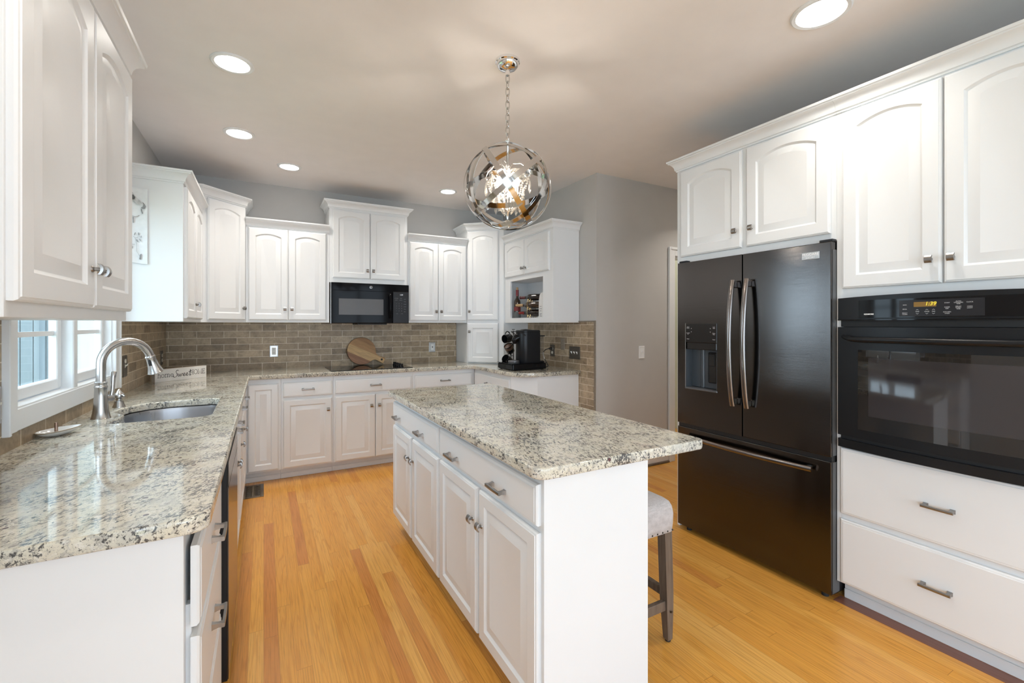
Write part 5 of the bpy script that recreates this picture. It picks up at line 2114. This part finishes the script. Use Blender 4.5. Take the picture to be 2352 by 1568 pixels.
for p_, ang_, l_ in (((302, 533), 1.2, 9), ((311, 533), -1.45, 9), ((307, 549), -1.1, 9), ((314, 547), -1.0, 9), ((317, 539), -1.4, 6), ((296, 565), -1.5, 8)):
    ca, sa = math.cos(ang_), math.sin(ang_)
    blob([(p_[0] + l_ / 2 * (u * ca - v * sa), p_[1] - l_ / 2 * (u * sa + v * ca)) for u, v in ((-1, 0), (-0.4, 0.28), (0.3, 0.28), (1, 0), (0.3, -0.28), (-0.4, -0.28))], 'print_grey')
blob([(314, 581), (318, 580), (316, 594), (312, 593)], 'print_grey')

# ------------------------------------------------------------------ bar stool (only partly seen past the island)
c = thing('bar_stool', 'grey linen upholstered bar stool tucked under the island overhang', 'stool', (1.366, 1.562, 0), 0)
SWX, SWY = 0.163, 0.225
mb = MB()
lps = []
def rr_loop(hx, hy, r, z, n=5):
    pts = []
    for cx_, cy_, a0 in ((hx - r, hy - r, 0), (-hx + r, hy - r, 90), (-hx + r, -hy + r, 180), (hx - r, -hy + r, 270)):
        pts += [(x, y, z) for x, y in arc(cx_, cy_, r, a0, a0 + 90, n)]
    return pts
for s_, z_ in ((0.97, 0.462), (1.0, 0.464), (1.015, 0.50), (1.02, 0.54), (1.0, 0.566), (0.96, 0.583), (0.88, 0.594), (0.6, 0.602), (0.2, 0.604)):
    lps.append(rr_loop(SWX * s_, SWY * s_, 0.03 * s_, z_))
mb.loops(lps)
seat = mb.obj('seat', 'linen', c, 70)
k = 0
for side_ in range(4):
    n_ = 10 if side_ % 2 == 0 else 14
    for i in range(n_ + 1):
        u = -0.9 + 1.8 * i / n_
        if side_ == 0:
            q = (u * SWX, -SWY * 1.003, 0.471)
        elif side_ == 1:
            q = (SWX * 1.003, u * SWY, 0.471)
        elif side_ == 2:
            q = (u * SWX, SWY * 1.003, 0.471)
        else:
            q = (-SWX * 1.003, u * SWY, 0.471)
        mb = MB()
        mb.ico(q, 0.0042, 1)
        mb.obj('nail', 'nailhead', seat, 60)
LG = []
for sx_ in (-1, 1):
    for sy_ in (-1, 1):
        mb = MB()
        tx, ty = sx_ * (SWX - 0.034), sy_ * (SWY - 0.026)
        bx_, by_ = sx_ * (SWX - 0.030), sy_ * (SWY - 0.012)
        lps = []
        for z_, h_ in ((0.462, 0.021), (0.20, 0.020), (0.14, 0.0185), (0.012, 0.0135), (0.008, 0.012)):
            f_ = 1 - z_ / 0.462
            cx_, cy_ = tx + (bx_ - tx) * f_, ty + (by_ - ty) * f_
            lps.append([(cx_ - h_, cy_ - h_, z_), (cx_ + h_, cy_ - h_, z_), (cx_ + h_, cy_ + h_, z_), (cx_ - h_, cy_ + h_, z_)])
        mb.loops(lps)
        lg = mb.obj('leg', 'stool_wood', c)
        mb = MB()
        mb.lathe([(0.011, 0.0), (0.012, 0.006), (0.011, 0.010)], (bx_, by_, 0), 14)
        mb.obj('foot_pad', 'rubber', lg)
        if sy_ < 0:
            mb = MB()
            mb.lathe([(0.006, 0.0), (0.005, -0.003)], (bx_ - sx_ * 0.001, by_ - 0.0185, 0.132), 12, 'y')
            mb.obj('bolt_cap', 'nailhead', lg)
for sy_ in (-1, 1):
    mb = MB()
    y_ = sy_ * (SWY - 0.016)
    mb.box(-SWX + 0.05, SWX - 0.05, y_ - 0.011, y_ + 0.011, 0.135, 0.175, 0.002, 1)
    mb.obj('stretcher', 'stool_wood', c)
for sx_ in (-1, 1):
    mb = MB()
    x_ = sx_ * (SWX - 0.031)
    mb.box(x_ - 0.011, x_ + 0.011, -SWY + 0.035, SWY - 0.035, 0.180, 0.215, 0.002, 1)
    mb.obj('stretcher', 'stool_wood', c)

# ------------------------------------------------------------------ floor vent
c = thing('floor_vent', 'bronze scrollwork floor vent in the oak floor by the left cabinets', 'vent', (-0.075, 4.155, 0.0))
mb = MB()
mb.box(-0.072, 0.072, -0.150, 0.150, 0.0, 0.0015)
mb.obj('duct', 'dark_slot', c)
mb = MB()
for a0, a1, b0, b1 in ((-0.075, -0.050, -0.155, 0.155), (0.050, 0.075, -0.155, 0.155), (-0.050, 0.050, -0.155, -0.125), (-0.050, 0.050, 0.125, 0.155), (-0.005, 0.005, -0.125, 0.125)):
    mb.box(a0, a1, b0, b1, 0.0, 0.0045, 0.001, 1)
for k in range(9):
    yy = -0.120 + k * 0.030
    for s_ in (-1, 1):
        pts = [(s_ * (0.004 + 0.046 * i / 8), yy + 0.010 * math.sin(i / 8 * PI * 2), 0.0030) for i in range(9)]
        mb.tube(pts, 0.0030, 6)
    mb.tube([(0.014 * math.cos(a * PI / 6), yy + 0.015 + 0.009 * math.sin(a * PI / 6), 0.0030) for a in range(12)], 0.0022, 6, closed=True)
mb.obj('grille', 'vent_metal', c, 50)

# ------------------------------------------------------------------ recessed ceiling lights
def downlight(label, x, y, r=0.098, power=3.2):
    c = thing('ceiling_light', label, 'ceiling light', (x, y, CEIL), 0, 'recessed ceiling lights')
    mb = MB()
    mb.lathe([(r, 0.0), (r, -0.004), (r - 0.006, -0.009), (r - 0.020, -0.007), (r - 0.024, -0.001)], (0, 0, 0), 40, 'z', False, False)
    mb.obj('trim_ring', 'trim_paint', c, 40)
    mb = MB()
    mb.lathe([(r - 0.023, -0.003), (r - 0.05, -0.0035), (0.002, -0.004)], (0, 0, 0), 40)
    mb.obj('lamp', 'lamp_glow', c, 40)
    l = area('lamp_light', (0, 0, -0.012), (0, 0, 0), 0.14, 0.14, power, (1.0, 0.93, 0.84), 'DISK', 2.1)
    l.parent = c
    return c


downlight('recessed ceiling light nearest the viewer on the left side', -0.140, 2.705)
downlight('recessed ceiling light second from the viewer on the left side', -0.150, 3.675)
downlight('recessed ceiling light above the left wall cabinets near the back wall', 0.190, 4.245, 0.094)
downlight('recessed ceiling light near the back wall just left of the pendant', 1.620, 4.265, 0.090)
downlight('large recessed ceiling light above the right cabinets, at the top edge', 2.085, 1.045, 0.112)
downlight('added recessed light, unseen, behind the viewer on the right', 2.0, -0.9, 0.098)  # extra downlight out of view, added for the light it gives
downlight('added recessed light, unseen, behind the viewer on the left', -0.14, 0.9, 0.098)  # also out of view, added to light the left aisle

downlight('added recessed light, unseen, in the hall passage beyond the refrigerator', 3.75, 2.50, 0.090, 5.5)  # unseen fitting added to brighten the hall wall
# fill light added beyond the doorway, it has no fixture
area('hall_fill', (3.95, 4.2, CEIL - 0.02), (0, 0, 0), 0.4, 0.4, 8, (1.0, 0.95, 0.85))

# ------------------------------------------------------------------ orb chandelier over the island
OC = Vector((1.083, 2.008, 2.036))
OR = 0.222
c = thing('chandelier', 'round chrome orb pendant with crystal strands hanging over the island', 'pendant light', (OC.x, OC.y, OC.z))
top = CEIL - OC.z
mb = MB()
mb.lathe([(0.062, top), (0.062, top - 0.012), (0.057, top - 0.016), (0.056, top - 0.024), (0.050, top - 0.034), (0.036, top - 0.045), (0.012, top - 0.050), (0.011, top - 0.075)], (0, 0, 0), 40)
mb.obj('canopy', 'chrome', c, 35)
mb = MB()
zc, i = top - 0.070, 0
LK = 0.042
while zc > OR + 0.045:
    pts = []
    for k in range(16):
        a = 2 * PI * k / 16
        h_, w_ = 0.5 * LK * math.sin(a), 0.0100 * math.cos(a)
        h_ = math.copysign(abs(math.sin(a)) ** 0.7, math.sin(a)) * 0.5 * LK
        pts.append((w_, 0, zc - LK / 2 + h_) if i % 2 == 0 else (0, w_, zc - LK / 2 + h_))
    mb.tube(pts, 0.0028, 6, closed=True)
    zc -= LK - 0.009
    i += 1
mb.obj('chain', 'polished_nickel', c, 60)
mb = MB()
mb.lathe([(0.008, OR + 0.020), (0.011, OR + 0.012), (0.006, OR + 0.004), (0.006, 0.10), (0.013, 0.095), (0.013, 0.06), (0.005, 0.05), (0.005, -0.10), (0.020, -0.105), (0.024, -0.115), (0.010, -0.13), (0.004, -0.165)], (0, 0, 0), 20)
mb.obj('stem', 'chrome', c, 40)


def ring_band(normal, r, width, thick=0.0022, n=72, offset=0.0):
    """flat hoop: a circle about the normal, its band as wide as 'width' along the normal"""
    nv = Vector(normal).normalized()
    u = nv.orthogonal().normalized()
    v = nv.cross(u)
    mb = MB()
    bm = mb.bm
    rows = []
    for i in range(n):
        a = 2 * PI * i / n
        d = u * math.cos(a) + v * math.sin(a)
        rows.append([bm.verts.new(d * rr_ + nv * (offset + s_ * width / 2)) for rr_, s_ in ((r, -1), (r, 1), (r - thick, 1), (r - thick, -1))])
    for i in range(n):
        a, b = rows[i], rows[(i + 1) % n]
        for k in range(4):
            bm.faces.new((a[k], a[(k + 1) % 4], b[(k + 1) % 4], b[k]))
    return mb.obj('hoop', 'polished_nickel', c, 50)


# view axes at the pendant: w towards the viewer, h to the viewer's right
vw = Vector((-OC.x, -OC.y, 0)).normalized()
vh = Vector((vw.y * -1, vw.x, 0)) * 1.0
vh = Vector((OC.y, -OC.x, 0)).normalized()
vz = Vector((0, 0, 1))
def nrm(h, z, w):
    return vh * h + vz * z + vw * w
ring_band(nrm(0.06, 0.08, 1.0), OR, 0.020)                # faces the viewer: the thin outline
ring_band(nrm(0.85, 0.53, 0.12), OR - 0.003, 0.026)       # falls from upper left to lower right
ring_band(nrm(-0.65, 0.76, 0.16), OR - 0.006, 0.026)      # rises from lower left to upper right
ring_band(nrm(0.58, -0.20, 0.79), OR - 0.009, 0.026)      # upright, turned to the left
ring_band(nrm(-0.52, 0.30, 0.80), OR - 0.004, 0.026)      # upright, turned to the right
ring_band(nrm(-0.08, 0.76, 0.65), OR - 0.011, 0.026)      # level hoop, tipped towards the viewer
ring_band(nrm(0.28, 0.66, -0.70), OR - 0.007, 0.026)      # arches over the top
# four candle arms with bulbs and crystal dressings
for k in range(4):
    a = PI / 4 + k * PI / 2
    d = Vector((math.cos(a), math.sin(a), 0))
    mb = MB()
    pts = [d * 0.008 + Vector((0, 0, -0.105)), d * 0.022 + Vector((0, 0, -0.115)), d * 0.040 + Vector((0, 0, -0.10)), d * 0.050 + Vector((0, 0, -0.065)), d * 0.048 + Vector((0, 0, -0.045))]
    mb.tube(pts, 0.0035, 8)
    q = d * 0.048
    mb.lathe([(0.018, -0.046), (0.020, -0.042), (0.009, -0.040), (0.009, -0.005)], (q.x, q.y, 0), 16)
    arm = mb.obj('arm', 'chrome', c, 50)
    mb = MB()
    mb.lathe([(0.007, -0.005), (0.015, 0.012), (0.016, 0.022), (0.010, 0.040), (0.003, 0.055)], (q.x, q.y, 0), 16)
    mb.obj('bulb', 'bulb_glow', arm, 60)
    # upper scroll
    mb = MB()
    pts = [d * 0.006 + Vector((0, 0, 0.085)), d * 0.03 + Vector((0, 0, 0.115)), d * 0.07 + Vector((0, 0, 0.112)), d * 0.105 + Vector((0, 0, 0.085)), d * 0.118 + Vector((0, 0, 0.055)),
           d * 0.105 + Vector((0, 0, 0.035)), d * 0.090 + Vector((0, 0, 0.050))]
    mb.tube(pts, 0.0028, 8)
    mb.obj('scroll', 'chrome', c, 50)


def strand(p0, p1, sag, n, r=0.0062):
    mb = MB()
    p0, p1 = Vector(p0), Vector(p1)
    for i in range(n + 1):
        s_ = i / n
        q = p0.lerp(p1, s_) + Vector((0, 0, -sag * 4 * s_ * (1 - s_)))
        mb.ico(q, r * (0.85 + 0.3 * ((i * 7) % 3) / 2), 1)
    return mb


for k in range(6):
    a = k * PI / 3 + 0.3
    d = Vector((math.cos(a), math.sin(a), 0))
    strand(d * 0.012 + Vector((0, 0, 0.10)), d * 0.112 + Vector((0, 0, 0.045)), 0.045, 13).obj('crystal_strand', 'crystal', c)
    strand(d * 0.112 + Vector((0, 0, 0.045)), d * 0.024 + Vector((0, 0, -0.13)), 0.02, 20, 0.0058).obj('crystal_strand', 'crystal', c)
    e = Vector((math.cos(a + PI / 3), math.sin(a + PI / 3), 0))
    strand(d * 0.085 + Vector((0, 0, -0.045)), e * 0.085 + Vector((0, 0, -0.045)), 0.035, 9, 0.0060).obj('crystal_strand', 'crystal', c)
    # hanging prism
    q = d * 0.114
    mb = MB()
    mb.lathe([(0.001, 0.030), (0.0045, 0.020), (0.0085, -0.025), (0.0015, -0.042)], (q.x, q.y, 0.0), 6)
    mb.obj('crystal_drop', 'crystal', c)
    mb = MB()
    q = d * 0.062
    mb.lathe([(0.001, -0.075), (0.006, -0.085), (0.009, -0.118), (0.0015, -0.135)], (q.x, q.y, 0.0), 6)
    mb.obj('crystal_drop', 'crystal', c)
mb = MB()
mb.ico((0, 0, -0.188), 0.021, 2)
mb.obj('crystal_ball', 'crystal', c)
pl = bpy.data.lights.new('bulb_light', 'POINT')
pl.energy = 9
pl.color = (1.0, 0.90, 0.78)
pl.shadow_soft_size = 0.05
plo = bpy.data.objects.new('bulb_light', pl)
plo.location = (0, 0, 0.01)
COL.objects.link(plo)
plo.parent = c
